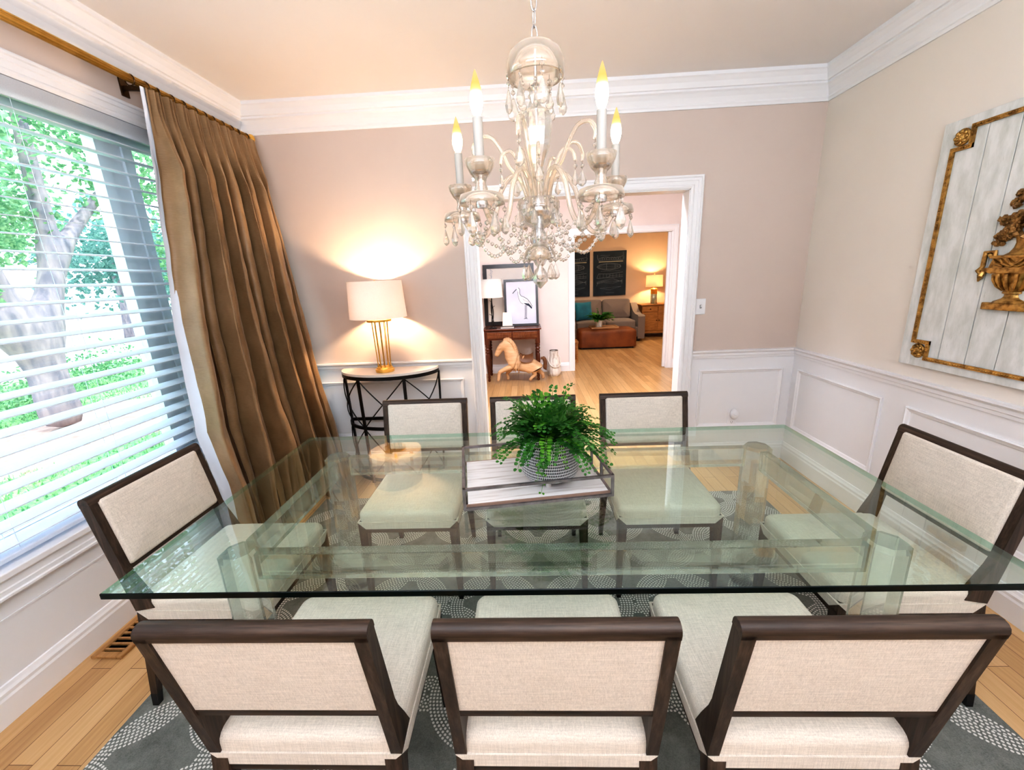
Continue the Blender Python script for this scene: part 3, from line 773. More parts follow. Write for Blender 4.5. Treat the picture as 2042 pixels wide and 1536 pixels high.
for k_ in range(6):
    a = 2 * PI * k_ / 6 + .5
    hang(ch, (.045 * math.cos(a), .045 * math.sin(a), 2.058), .04, .012, 2)
for k_ in range(8):
    a = 2 * PI * k_ / 8
    hang(ch, (.050 * math.cos(a), .050 * math.sin(a), 1.570), .05, .0135, 1)
for k_ in range(6):
    a = 2 * PI * k_ / 6 + .3
    hang(ch, (.064 * math.cos(a), .064 * math.sin(a), 1.730), .05, .0145, 1)
def catm(pts, n=6):
    P = [Vector(p) for p in pts]; out = []
    for i in range(len(P) - 1):
        p0, p1, p2, p3 = P[max(0, i - 1)], P[i], P[i + 1], P[min(len(P) - 1, i + 2)]
        for j in range(n):
            t = j / n
            out.append(.5 * ((2 * p1) + (p2 - p0) * t + (2 * p0 - 5 * p1 + 4 * p2 - p3) * t * t + (3 * p1 - p0 - 3 * p2 + p3) * t ** 3))
    out.append(P[-1]); return out
AR = .265
tips = []
for k_ in range(5):
    a = -PI / 2 + PI / 5 + 2 * PI * k_ / 5
    ca, sa = math.cos(a), math.sin(a)
    def P3(r, z): return (r * ca, r * sa, z)
    b = B(); b.tube(catm([P3(.032, 1.715), P3(.045, 1.79), P3(.085, 1.815), P3(.125, 1.77), P3(.15, 1.69), P3(.185, 1.645), P3(.225, 1.652), P3(.252, 1.69), P3(AR, 1.725)], 7), .0078, 8)
    arm = b.build('arm', M['blown'], ch, smooth=True)
    c = P3(AR, 0); tips.append(P3(AR, 1.725))
    b = B(); b.lathe([(.012, 1.722), (.040, 1.727), (.056, 1.722), (.060, 1.708), (.0605, 1.699), (.058, 1.699), (.057, 1.709), (.052, 1.719), (.036, 1.7225), (.012, 1.717)], 28, c, caps=False)
    b.build('bobeche', M['blown'], arm, smooth=True)
    b = B(); b.lathe([(.010, 1.726), (.018, 1.735), (.013, 1.75), (.016, 1.762), (.026, 1.772), (.036, 1.790), (.040, 1.806), (.037, 1.806), (.030, 1.786), (.020, 1.776), (.010, 1.772)], 14, c, caps=False)
    b.build('candle_cup', M['blown'], arm, smooth=True)
    b = B(); b.cyl((c[0], c[1], 1.70), (c[0], c[1], 1.776), .005, n=8); b.lathe([(.014, 1.690), (.017, 1.70), (.013, 1.712)], 14, c); b.lathe([(.022, 1.776), (.024, 1.779), (.012, 1.782)], 18, c); b.build('socket', M['silver'], arm, auto=40)
    b = B(); b.lathe([(.0125, 1.780), (.0125, 1.902), (.010, 1.904)], 16, c); b.build('candle_sleeve', M['candle'], arm, auto=40)
    b = B(); b.lathe([(.006, 1.902), (.0125, 1.915), (.0165, 1.932), (.0165, 1.945), (.013, 1.968), (.0075, 1.988), (.0028, 2.003), (.0005, 2.008)], 14, c, caps=False)
    b.build('bulb', M['bulb'], arm, smooth=True)
    for j in range(6):
        q = 2 * PI * j / 6 + .3 + k_
        hang(ch, (c[0] + .0595 * math.cos(q), c[1] + .0595 * math.sin(q), 1.697), .052, .0135, 1)
    # upper scroll between the arms
    a2 = a + PI / 5 * .55
    def Q3(r, z, a2=a2): return (r * math.cos(a2), r * math.sin(a2), z)
    b = B(); b.tube(catm([Q3(.03, 1.735), Q3(.055, 1.80), Q3(.085, 1.835), Q3(.105, 1.875), Q3(.135, 1.915), Q3(.172, 1.918), Q3(.192, 1.890), Q3(.188, 1.868)], 6), [.0062] * 43, 7)
    b.build('scroll_arm', M['blown'], ch, smooth=True)
    hang(ch, Q3(.190, 1.866), .05, .0145, 1)
    a3 = a + PI / 5
    def Q4(r, z, a3=a3): return (r * math.cos(a3), r * math.sin(a3), z)
    b = B(); b.tube(catm([Q4(.028, 1.74), Q4(.045, 1.79), Q4(.06, 1.84), Q4(.083, 1.872), (Q4(.108, 1.862)), Q4(.116, 1.835)], 6), .0055, 7)
    b.build('scroll_arm', M['blown'], ch, smooth=True); hang(ch, Q4(.116, 1.832), .042, .012, 1)
def garland(p0, p1, sag, n, r=.0072):
    b = B(); p0, p1 = Vector(p0), Vector(p1); w = []
    for i in range(n + 1):
        t = i / n; p = p0.lerp(p1, t) - Vector((0, 0, 4 * sag * t * (1 - t))); w.append(p)
        b.lathe([(.0008, r), (r * .85, r * .45), (r, 0), (r * .85, -r * .45), (.0008, -r)], 7, p, caps=True)
    o = b.build('bead_garland', M['crystal'], ch)
    b = B(); b.tube(w, .0006, 4); b.build('wire', M['silver'], o)
for k_ in range(5):
    a = Vector(tips[k_]); c = Vector(tips[(k_ + 1) % 5])
    garland(a * .9 + Vector((0, 0, -.03 + a.z * .1)), c * .9 + Vector((0, 0, -.03 + c.z * .1)), .085, 17)
    h = Vector((a.x * .24, a.y * .24, 1.725)); garland(h, Vector((a.x * .86, a.y * .86, 1.685)), .125, 16)
    lo = Vector((a.x * .18, a.y * .18, 1.60)); garland(lo, Vector((a.x * .5, a.y * .5, 1.66)), .07, 10, .006)

# ------------------------------------------------------------------ curtain and rod
RXx, RZz = -1.868, 2.508
rod = thing('curtain_rod', 'brass curtain rod with ball finial running along the window wall', 'curtain rod', (RXx, 0, RZz))
b = B(); b.cyl((0, -1.2, 0), (0, 3.085, 0), .0165, n=16)
for a in range(10):
    q = 2 * PI * a / 10; b.cyl((.0155 * math.cos(q), -1.2, .0155 * math.sin(q)), (.0155 * math.cos(q), 3.085, .0155 * math.sin(q)), .0035, n=5)
b.build('pole', M['brass'], rod, smooth=True)
b = B(); b.lathe([(.011, 0), (.018, .004), (.011, .010), (.012, .014), (.024, .022), (.029, .036), (.025, .05), (.014, .058), (.001, .061)], 20, M=T(0, 3.075, 0) @ RX(-PI / 2)); b.build('finial', M['brass'], rod, smooth=True)
for y in (2.28, .6):
    b = B(); b.bar((-.09, y, -.012), (0, y, -.02), .012, .02); b.bb((-.097, y - .02, -.05), (-.09, y + .02, .03)); b.build('bracket', M['bronze'], rod)
def silk_mat(name, a, c, light):
    m, nt, out = new_mat(name)
    p = N(nt, 'ShaderNodeBsdfPrincipled'); setin(p, Roughness=.36); p.inputs['Sheen Weight'].default_value = .35; p.inputs['Sheen Roughness'].default_value = .4
    p.inputs['Sheen Tint'].default_value = rgba(light); p.inputs['Specular IOR Level'].default_value = .35
    f = noise_tex(nt, coords(nt, (1, 1, .8)), 6, 4, .55)
    g = noise_tex(nt, coords(nt, (20, 20, 260)), 2, 3, .5)
    nt.links.new(ramp(nt, math_(nt, 'ADD', math_(nt, 'MULTIPLY', f, .7), math_(nt, 'MULTIPLY', g, .3)), [(.35, a), (.65, c)]), p.inputs['Base Color'])
    nt.links.new(bump(nt, f, .35, .012), p.inputs['Normal'])
    nt.links.new(p.outputs[0], out.inputs[0]); return m
M['silk'] = silk_mat('bronze_silk', (.235, .15, .075), (.37, .25, .14), (.95, .85, .72))
M['lining'] = pmat('curtain_lining', (.72, .76, .84), .8, nscale=4)
def interp(tab, z):
    if z >= tab[0][0]: return tab[0][1]
    for (z0, v0), (z1, v1) in zip(tab, tab[1:]):
        if z >= z1: return v1 + (v0 - v1) * (z - z1) / (z0 - z1)
    return tab[-1][1]
NEAR_Y = [(2.50, 2.245), (2.2, 2.225), (1.77, 2.165), (1.36, 2.105), (.76, 2.06), (.42, 2.10), (0, 2.12)]
NEAR_X = [(2.50, -1.865), (1.77, -1.86), (.76, -1.85), (0, -1.82)]
FAR_Y = [(2.50, 3.075), (1.0, 3.06), (0, 3.03)]
FAR_X = [(2.50, -1.865), (1.835, -1.775), (1.025, -1.685), (.354, -1.585), (0, -1.53)]
ZTOP = 2.478
NP = 10
def curtain_pt(s, t, off=0.0):
    z = ZTOP * (1 - t) + .012 * t
    n0 = Vector((interp(NEAR_X, z), interp(NEAR_Y, z), 0)); n1 = Vector((interp(FAR_X, z), interp(FAR_Y, z), 0))
    hd = min(1, max(0, (ZTOP - z - .10) / .25))         # 0 in the pleated heading, 1 below
    body = min(1, max(0, (ZTOP - z) / 2.2))
    wob = noise.noise(Vector((s * 5, z * .9, 3.1)))
    ph = 2 * PI * NP * (s + .016 * math.sin(1.6 * z + 8 * s) * hd + .042 * noise.noise(Vector((s * 4.5, z * .45, 9.0))) * hd)
    fine = math.sin(ph * 3 + .4) * .010 * (1 - hd)
    lf = 1 + .5 * noise.noise(Vector((s * 7, 1.7, z * .35)))
    f1 = 2 * abs(math.sin(ph * .5)) ** .75 - 1
    f2 = 2 * abs(math.sin(ph * .25 + .6 + .25 * z)) ** .8 - 1
    fold = f1 * (.75 + .25 * (1 - hd)) + .55 * f2 * hd
    amp = (.012 + (.048 + .040 * body) * hd) * lf
    crease = .020 * noise.noise(Vector((s * 16, z * 3.2, .4))) * hd * body + .006 * noise.noise(Vector((s * 30, z * 9, 5))) * hd
    puff = .055 * math.exp(-((s - .24) / .10) ** 2) * math.exp(-((z - .75) / .45) ** 2)
    e = min(1, s / .03, (1 - s) / .03)
    d = (n1 - n0).normalized(); nr = Vector((d.y, -d.x, 0))
    p = n0.lerp(n1, s) + nr * (fold * amp * e + fine + crease + puff + .036 - off) + d * (math.cos(ph) * .022 * hd * e)
    if p.x < -1.915: p.x = -1.915 + (p.x + 1.915) * .1
    if p.y > 3.135: p.y = 3.135
    p.z = z; return p
cu = thing('curtain', 'bronze silk pleated curtain panel hanging to the floor beside the window', 'curtain', (-1.8, 2.6, 0))
off = Matrix.Translation((1.8, -2.6, 0))
b = B(); b.grid(lambda u, v: curtain_pt(u, v), 420, 90, off)
b.build('fabric', M['silk'], cu, smooth=True)
b = B(); b.grid(lambda u, v: curtain_pt(u * .014, v, .005) + Vector((-.004, -.020 * (1 - u), 0)), 40, 70, off); b.build('lining', M['lining'], cu, smooth=True)
for i in range(12):
    y = 2.215 + (3.055 - 2.215) * i / 11
    b = B(); b.torus((0, 0, 0), .024, .0032, 20, 6, M=T(RXx, y, RZz - .007) @ RZ(R.uniform(-.5, .5)) @ RX(PI / 2))
    b.cyl((RXx, y, RZz - .031), (RXx + .002, y, ZTOP - .012), .002, n=5)
    o = b.build('ring', M['bronze'], cu, smooth=True); o.location = (1.8, -2.6, 0)

# ------------------------------------------------------------------ half-moon console and table lamp
M['marble'] = pmat('cream_marble', (.86, .80, .74), .18, col2=(.78, .70, .63), nscale=3, detail=8)
KX, KY, KA, KB = -1.082, 3.115, .375, .275
ct = thing('console_table', 'half-moon console with cream marble top on black iron cross-braced legs', 'table', (KX, KY, 0))
def half(a, bb, n=30): return [(a * math.cos(PI + PI * i / n), bb * math.sin(PI + PI * i / n)) for i in range(n + 1)]
b = B(); b.prism(half(KA, KB), .018, T(0, 0, .852)); b.build('table_top', M['marble'], ct, auto=40)
def ringbar(z, w=.012, h=.026, sc=1.0):
    b = B(); pts = half(KA * sc, KB * sc); pi_ = half(KA * sc - w, KB * sc - w)
    n = len(pts); vs = []
    for (p, q) in zip(pts, pi_): vs += [(p[0], p[1], z), (p[0], p[1], z + h), (q[0], q[1], z + h), (q[0], q[1], z)]
    fs = []
    for i in range(n - 1):
        for j in range(4): fs.append((i * 4 + j, i * 4 + (j + 1) % 4, (i + 1) * 4 + (j + 1) % 4, (i + 1) * 4 + j))
    b.add(vs, fs); b.bb((-KA * sc, -.012, z), (KA * sc, 0, z + h)); return b
ringbar(.826, .014, .026, 1.005).build('apron', M['iron'], ct)
ringbar(.44, .012, .024, .97).build('stretcher', M['iron'], ct)
ringbar(.012, .012, .024, .94).build('base_ring', M['iron'], ct)
angs = [PI, PI + PI * .35, PI + PI * .65, 2 * PI]
def kp(a, z):
    s_ = 1.0 - .06 * (1 - z / .83); return Vector((KA * s_ * math.cos(a), KB * s_ * math.sin(a) - .004, z))
for a in angs:
    b = B(); b.bar(kp(a, 0), kp(a, .83), .022, .012, up=(math.cos(a), math.sin(a), 0)); b.build('leg', M['iron'], ct)
for a0, a1 in zip(angs, angs[1:]):
    for z0, z1 in ((.455, .83), (.03, .445)):
        b = B()
        for (p0, p1) in (((a0, z0), (a1, z1)), ((a0, z1), (a1, z0))):
            pts = [kp(p0[0] + (p1[0] - p0[0]) * i / 8, p0[1] + (p1[1] - p0[1]) * i / 8) for i in range(9)]
            b.tube(pts, .0045, 6)
        b.build('cross_brace', M['iron'], ct)
def shade_mat(name, col, tr=.5, glow=0.0):
    m, nt, out = new_mat(name)
    d = N(nt, 'ShaderNodeBsdfDiffuse'); t = N(nt, 'ShaderNodeBsdfTranslucent')
    f = noise_tex(nt, coords(nt, (120, 120, 120)), 2, 2, .5)
    c = ramp(nt, f, [(.3, tuple(x * .95 for x in col)), (.7, col)])
    nt.links.new(c, d.inputs[0]); nt.links.new(c, t.inputs[0])
    mx = N(nt, 'ShaderNodeMixShader'); mx.inputs[0].default_value = tr
    nt.links.new(d.outputs[0], mx.inputs[1]); nt.links.new(t.outputs[0], mx.inputs[2]); nt.links.new(mx.outputs[0], out.inputs[0]); return m
M['shade'] = shade_mat('linen_shade', (.95, .88, .84), .20)
def point(name, loc, w, col, rad=.03):
    l = bpy.data.lights.new(name, 'POINT'); l.energy = w; l.color = col; l.shadow_soft_size = rad
    o = bpy.data.objects.new(name, l); COL.objects.link(o); o.location = loc; return o
WARM = (1.0, .62, .32)
LXY = (-1.075, 2.965)
lp = thing('table_lamp', 'table lamp with pink white drum shade and brass rod cage on the half-moon console', 'lamp', (LXY[0], LXY[1], .870))
b = B(); b.lathe([(.20, .398), (.186, .654), (.184, .654), (.198, .398)], 56, caps=False)
sh = b.build('lamp_shade', M['shade'], lp, smooth=True)
b = B(); b.lathe([(.085, .37), (.087, .375), (.087, .385), (.012, .392)], 24, caps=True); b.cyl((0, 0, .39), (0, 0, .46), .012, n=12)
for a in range(3):
    q = 2 * PI * a / 3; b.cyl((0, 0, .62), (.184 * math.cos(q), .184 * math.sin(q), .64), .002, n=5)
b.cyl((.02, 0, .46), (.02, 0, .62), .0018, n=5); b.cyl((-.02, 0, .46), (-.02, 0, .62), .0018, n=5); b.cyl((0, 0, .615), (0, 0, .66), .003, n=8)
b.build('harp', M['brass'], lp, auto=40)
b = B(); b.lathe([(.066, 0), (.068, .004), (.068, .022), (.060, .026), (.058, .034), (.050, .038), (.010, .040)], 32); b.build('base', M['brass'], lp, auto=35)
for a in range(10):
    q = 2 * PI * a / 10 + .1; b = B(); b.cyl((.046 * math.cos(q), .046 * math.sin(q), .036), (.056 * math.cos(q), .056 * math.sin(q), .375), .0028, n=6)
    b.lathe([(.0055, 0), (.0055, .014), (.003, .018)], 8, (.046 * math.cos(q), .046 * math.sin(q), .036)); b.build('rod', M['brass'], lp)
b = B(); b.cyl((0, 0, .036), (0, 0, .38), .004, n=8); b.build('stem', M['silver'], lp)
point('lamp_light', (LXY[0], LXY[1], .870 + .54), 20, (1, .66, .38), .03)

# ------------------------------------------------------------------ switch, outlet, freshener
sw = thing('light_switch', 'white toggle switch plate beside the doorway casing', 'switch', (1.291, YB, 1.238))
b = B(); b.bb((-.036, -.006, -.058), (.036, 0, .058), bev=.003); b.build('plate', M['white'], sw)
b = B(); b.bar((0, -.004, -.004), (.0, -.018, .006), .009, .012); b.build('toggle', M['white'], sw)
b = B(); b.box((.0, -.0065, 0), (.013, .002, .026)); b.build('slot', M['greymetal'], sw)
ol = thing('power_outlet', 'white duplex outlet plate low inside the wainscot frame', 'outlet', (1.600, YB, .345))
b = B(); b.bb((-.036, -.006, -.058), (.036, 0, .058), bev=.003); b.build('plate', M['white'], ol)
b = B(); b.box((-.007, -.0068, -.026), (.002, .001, .010)); b.box((.007, -.0068, -.026), (.002, .001, .010)); b.box((0, -.0068, -.036), (.005, .001, .004)); b.build('slots', M['greymetal'], ol)
b = B(); b.lathe([(.024, 0), (.027, .006), (.027, .03), (.020, .044), (.008, .048)], 24, M=T(1.606, YB - .006, .388) @ Matrix.Diagonal((1, 1, 1.5, 1)) @ RX(PI / 2)); b.torus((1.606, YB - .054, .392), .009, .002, 14, 5, M=None)
tag(b.build('plug_freshener', M['white'], auto=45), 'small white rounded plug-in device on the outlet in the wainscot', 'plug-in device')

# ------------------------------------------------------------------ gilded wall panel
M['gilt'] = pmat('antique_gilt', (.60, .38, .13), .36, .8, col2=(.24, .135, .045), nscale=42, bumpk=.6, bumpd=.005, lo=.34, hi=.58)
M['gilt_dark'] = pmat('antique_gilt_dark', (.44, .26, .10), .45, .6, col2=(.14, .075, .025), nscale=45, bumpk=.6, bumpd=.004)  # darker, browner gilt for the flowers
def plank_mat():
    m, nt, out = new_mat('painted_planks')
    p = N(nt, 'ShaderNodeBsdfPrincipled'); setin(p, Roughness=.6)
    f = noise_tex(nt, coords(nt, (1, 3, 1)), 7, 6, .6); g = noise_tex(nt, coords(nt, (6, 60, 5)), 2.5, 5, .7)
    c = ramp(nt, f, [(.32, (.62, .63, .60)), (.62, (.80, .80, .79))])
    c2 = ramp(nt, g, [(.26, (.40, .38, .33)), (.36, (1, 1, 1))])
    mx = N(nt, 'ShaderNodeMix', data_type='RGBA', blend_type='MULTIPLY'); mx.inputs[0].default_value = .55
    nt.links.new(c, mx.inputs[6]); nt.links.new(c2, mx.inputs[7]); nt.links.new(mx.outputs[2], p.inputs['Base Color'])
    nt.links.new(bump(nt, g, .15, .002), p.inputs['Normal']); nt.links.new(p.outputs[0], out.inputs[0]); return m
M['plank'] = plank_mat()
PY0, PY1, PZ0, PZ1 = 1.36, 2.262, .977, 2.118
PC = ((PY0 + PY1) / 2, (PZ0 + PZ1) / 2)
wp = thing('wall_panel_art', 'whitewashed plank wall panel with gilded border and carved gold urn of flowers', 'wall art', (XR, PC[0], PC[1]))
# local frame: a = -y (to the viewer's right), c = z, out = -x
ML = Matrix(((0, 0, -1, 0), (-1, 0, 0, 0), (0, 1, 0, 0), (0, 0, 0, 1)))   # (a, c, out) -> local xyz
hw, hh = (PY1 - PY0) / 2, (PZ1 - PZ0) / 2
b = B(); b.bb((-hw, -hh, .001), (hw, hh, .010), ML)
b.build('backing', M['black_tip'], wp)
b = B(); nb = 8
edges = [-hw, -hw + .055, -hw + .085, -.232, -.112, .008, .128, .248, hw - .055, hw]
edges = [-hw, -hw + .205, -hw + .330, .0 + .005, .13, .255, hw]
for a0, a1 in zip(edges, edges[1:]): b.bb((a0 + .0018, -hh, .004), (a1 - .0018, hh, .022), ML, bev=.0015)
b.build('planks', M['plank'], wp)
b = B()
for s_ in (-1, 1):
    b.bb((min(s_ * hw, s_ * (hw - .062)), -hh, .020), (max(s_ * hw, s_ * (hw - .062)), hh, .0235), ML, bev=.001)
    b.bb((-hw + .0625, min(s_ * hh, s_ * (hh - .045)), .020), (hw - .0625, max(s_ * hh, s_ * (hh - .045)), .0235), ML, bev=.001)
b.build('stiles', M['plank'], wp)
i_, nt_ = .058, .080
X0, X1, Y0_, Y1_ = -hw + i_ + .008, hw - i_ - .008, -hh + i_ - .012, hh - i_ + .012
path = []
for (cx, cy, sx, sy) in ((X0, Y0_, 1, 1), (X1, Y0_, -1, 1), (X1, Y1_, -1, -1), (X0, Y1_, 1, -1)):
    q = [(cx, cy + sy * nt_), (cx + sx * nt_, cy + sy * nt_), (cx + sx * nt_, cy)]
    path += q if sx * sy > 0 else q[::-1]
b = B()
for n_, (p, q) in enumerate(zip(path, path[1:] + path[:1])):
    dx, dy = q[0] - p[0], q[1] - p[1]; L = math.hypot(dx, dy); ux, uy = dx / L, dy / L
    b.bar((p[0] - ux * .009, p[1] - uy * .009, .026 + .0004 * (n_ % 2)), (q[0] + ux * .009, q[1] + uy * .009, .026 + .0004 * (n_ % 2)), .018, .010, ML, up=(0, 0, 1))
    nbd = int(L / .0105)
    for k_ in range(nbd):
        t = (k_ + .5) / nbd; b.sphere((p[0] + dx * t, p[1] + dy * t, .031), .0048, 6, 4, M=ML)
b.build('border_moulding', M['gilt'], wp)
for sx in (-1, 1):
    for sy in (-1, 1):
        b = B(); c = (sx * (-X0) - sx * .034, (Y1_ if sy > 0 else Y0_) - sy * .034)
        b.lathe([(.036, .022), (.037, .028), (.030, .034), (.026, .030), (.018, .036), (.012, .042), (.004, .044)], 20, (c[0], c[1], 0), ML)
        for k_ in range(8):
            q = 2 * PI * k_ / 8; b.sphere((c[0] + .024 * math.cos(q), c[1] + .024 * math.sin(q), .034), .0095, 7, 5, (1, 1, .7), ML)
        for k_ in range(5):
            q = 2 * PI * k_ / 5 + .3; b.sphere((c[0] + .010 * math.cos(q), c[1] + .010 * math.sin(q), .041), .006, 6, 4, M=ML)
        b.build('rosette', M['gilt'], wp, smooth=True)
# carved urn, half-round relief; a axis centre UA, heights are world z
UA, dz = -(1.812 - PC[0]), -PC[1]
b = B()
def relief(prof, n=16, depth=.5):
    vs = []; m = n + 1
    for r, z in prof:
        for k_ in range(m):
            q = PI * k_ / n; vs.append((UA - r * math.cos(q), z + dz, .020 + r * depth * math.sin(q)))
    fs = []
    for i in range(len(prof) - 1):
        for k_ in range(n): fs.append((i * m + k_, i * m + k_ + 1, (i + 1) * m + k_ + 1, (i + 1) * m + k_))
    fs.append(tuple(range(m))); fs.append(tuple(reversed([(len(prof) - 1) * m + k_ for k_ in range(m)]))); b.add(vs, fs, ML)
b.bb((UA - .086, 1.288 + dz, .020), (UA + .086, 1.318 + dz, .046), ML, bev=.003)
relief([(.066, 1.318), (.06, 1.324), (.034, 1.336), (.026, 1.346), (.027, 1.354), (.036, 1.357), (.036, 1.364), (.03, 1.367)])
relief([(.034, 1.366), (.056, 1.386), (.070, 1.412), (.077, 1.436), (.080, 1.440)])
for k_ in range(7):
    q = PI * (k_ + .5) / 7
    pts = [(UA - r * math.cos(q) * 1.02, z + dz, .020 + r * .56 * math.sin(q)) for r, z in ((.036, 1.368), (.058, 1.386), (.073, 1.412), (.079, 1.436))]
    b.tube(pts, [.003, .006, .008, .006], 6, ML)
b.prism([(UA - .118, 1.452 + dz), (UA - .078, 1.438 + dz), (UA + .078, 1.438 + dz), (UA + .118, 1.452 + dz), (UA + .118, 1.462 + dz), (UA - .118, 1.462 + dz)], .046, ML)
b.prism([(UA - .100, 1.462 + dz), (UA + .100, 1.462 + dz), (UA + .088, 1.500 + dz), (UA - .088, 1.500 + dz)], .038, ML)
b.bb((UA - .094, 1.500 + dz, .02), (UA + .094, 1.512 + dz, .05), ML, bev=.003)
for s_ in (-1, 1):
    for t in range(3): b.tube([(UA + s_ * (.086 - .028 * t), 1.498 + dz, .038), (UA + s_ * (.066 - .028 * t), 1.478 + dz, .043), (UA + s_ * (.04 - .026 * t), 1.466 + dz, .04)], [.004, .008, .004], 6, ML)
relief([(.064, 1.512), (.046, 1.522), (.034, 1.540), (.030, 1.560), (.034, 1.578), (.042, 1.584)])
for s_ in (-1, 1):                  # square handles with drops
    b.tube([(UA + s_ * .090, 1.505 + dz, .032), (UA + s_ * .090, 1.528 + dz, .032), (UA + s_ * .128, 1.528 + dz, .032), (UA + s_ * .128, 1.468 + dz, .032)], .0085, 6, ML)
    b.sphere((UA + s_ * .104, 1.515 + dz, .034), .010, 8, 6, M=ML)
    b.tube([(UA + s_ * .128, 1.47 + dz, .03), (UA + s_ * .140, 1.45 + dz, .034), (UA + s_ * .132, 1.43 + dz, .03)], [.006, .011, .004], 7, ML)
    b.tube([(UA + s_ * .118, 1.452 + dz, .03), (UA + s_ * .124, 1.43 + dz, .036), (UA + s_ * .136, 1.405 + dz, .03)], [.007, .012, .003], 7, ML)
b.build('urn', M['gilt'], wp, auto=45)
b = B(); rq = random.Random(5)
for k_ in range(80):
    t = rq.random(); z = 1.585 + .18 * t; wv = (.10 * (1 - t) + .035) * (1 if t > .12 else .55)
    a = UA + rq.uniform(-1, 1) * wv; o_ = .026 + rq.random() * .02
    kind = rq.random()
    if kind < .55:
        s0 = rq.uniform(.015, .024)
        for p in range(6):
            q = 2 * PI * p / 6 + rq.random(); b.sphere((a + s0 * .6 * math.cos(q), z + dz + s0 * .6 * math.sin(q), o_), s0 * .55, 6, 4, (1, 1, .55), ML)
        b.sphere((a, z + dz, o_ + .008), s0 * .4, 6, 4, M=ML)
    else:
        q = rq.uniform(0, 2 * PI); L = rq.uniform(.03, .05); u = Vector((math.cos(q), math.sin(q), 0)); w_ = Vector((-u.y, u.x, 0)); p = Vector((a, z + dz, o_))
        b.add([p, p + u * L * .5 + w_ * L * .28 + Vector((0, 0, .006)), p + u * L, p + u * L * .5 - w_ * L * .28, p + u * L * .5 + Vector((0, 0, .012))], [(0, 3, 4), (3, 2, 4), (2, 1, 4), (1, 0, 4)], ML)
for s_ in (-1, 1):      # clusters drooping over the shoulders
    for p in range(12):
        b.sphere((UA + s_ * (.06 + rq.random() * .035), 1.60 + dz - rq.random() * .045, .03 + rq.random() * .012), .0105, 6, 4, M=ML)
b.build('flowers', M['gilt_dark'], wp, smooth=False)

# ------------------------------------------------------------------ hall
M['mahog'] = wood_mat('mahogany', (.055, .014, .006), (.13, .036, .014), (.22, .070, .028), 'X', rough=.25, bumpk=.08)
M['mahog_l'] = wood_mat('mahogany_fluted', (.10, .03, .012), (.20, .07, .025), (.32, .12, .045), 'X', rough=.25, bumpk=.08)
M['mahog_z'] = wood_mat('mahogany_turned', (.045, .012, .006), (.10, .028, .012), (.18, .055, .022), 'Z', rough=.25, bumpk=.08)
ht = thing('hall_table', 'reddish mahogany hall table with fluted drawers on turned legs', 'table', (-.235, 6.20, 0))
TW, TD = .425, .26
b = B(); b.bb((-TW, -TD, .765), (TW, TD, .79), bev=.006); b.build('table_top', M['mahog'], ht)
b = B(); b.bb((-TW + .03, -TD + .03, .625), (TW - .03, TD - .02, .766)); b.build('apron', M['mahog'], ht)
for s_ in (-1, 1):
    dr = B(); cx = s_ * .188; dr.bb((cx - .178, -TD + .018, .650), (cx + .178, -TD + .034, .745), bev=.003)
    for k_ in range(20): dr.cyl((cx - .166 + k_ * .0175, -TD + .018, .656), (cx - .166 + k_ * .0175, -TD + .018, .739), .006, n=6)
    d_ = dr.build('drawer', M['mahog_l'], ht)
for sx in (-1, 1):
    for sy in (-1, 1):
        b = B(); prof = [(.014, 0), (.022, .02), (.017, .045), (.022, .07), (.018, .09), (.024, .16), (.033, .30), (.030, .40), (.021, .425), (.034, .445), (.022, .465), (.035, .49), (.024, .51), (.034, .54), (.024, .565)]
        b.lathe(prof, 16, (sx * (TW - .055), sy * (TD - .055), 0)); b.bb((sx * (TW - .055) - .034, sy * (TD - .055) - .034, .562), (sx * (TW - .055) + .034, sy * (TD - .055) + .034, .765)); b.build('leg', M['mahog_z'], ht, auto=40)
M['blackframe'] = pmat('black_frame', (.014, .012, .014), .3)
M['paper'] = pmat('print_paper', (.66, .62, .58), .7, nscale=3)
M['bluepaper'] = pmat('bird_print_paper', (.68, .68, .74), .7, nscale=3, col2=(.58, .59, .68))
M['ink'] = pmat('dark_ink', (.025, .035, .06), .7)
M['ink_mid'] = pmat('grey_ink', (.28, .31, .38), .7)
M['glassclear'] = pane_mat('picture_glass', (.98, .98, .98), .02, .35)
def frame_pic(name, label, x0, x1, z0, z1, y_bot, y_top, fw, paper, mat_w=0):
    h = z1 - z0; ang = math.atan2(y_top - y_bot, h); L = math.hypot(h, y_top - y_bot)
    o = thing(name, label, 'picture', ((x0 + x1) / 2, y_bot, z0)); o.rotation_euler = (-ang, 0, 0)
    w = (x1 - x0) / 2
    b = B()
    for lo, hi in (((-w, -.012, 0), (w, .012, fw)), ((-w, -.012, L - fw), (w, .012, L)), ((-w, -.012, fw), (-w + fw, .012, L - fw)), ((w - fw, -.012, fw), (w, .012, L - fw))): b.bb(lo, hi)
    b.build('frame', M['blackframe'], o)
    b = B(); b.bb((-w + fw, -.002, fw), (w - fw, .008, L - fw)); b.build('print', paper, o)
    return o, w, L
big, w, L = frame_pic('framed_print', 'large black framed cream print leaning on the hall wall behind the bird picture', -.665, .115, .7915, 1.705, 6.425, 6.530, .058, M['paper'])
def flat(b, pts, y): b.add([(x, y, z) for x, z in pts], [tuple(range(len(pts)))])
def stroke(b, pts, y, w):
    for (x0, z0), (x1, z1) in zip(pts, pts[1:]):
        dx, dz_ = x1 - x0, z1 - z0; l = math.hypot(dx, dz_) or 1; nx, nz = -dz_ / l * w / 2, dx / l * w / 2
        flat(b, [(x0 + nx, z0 + nz), (x1 + nx, z1 + nz), (x1 - nx, z1 - nz), (x0 - nx, z0 - nz)], y)
b = B()
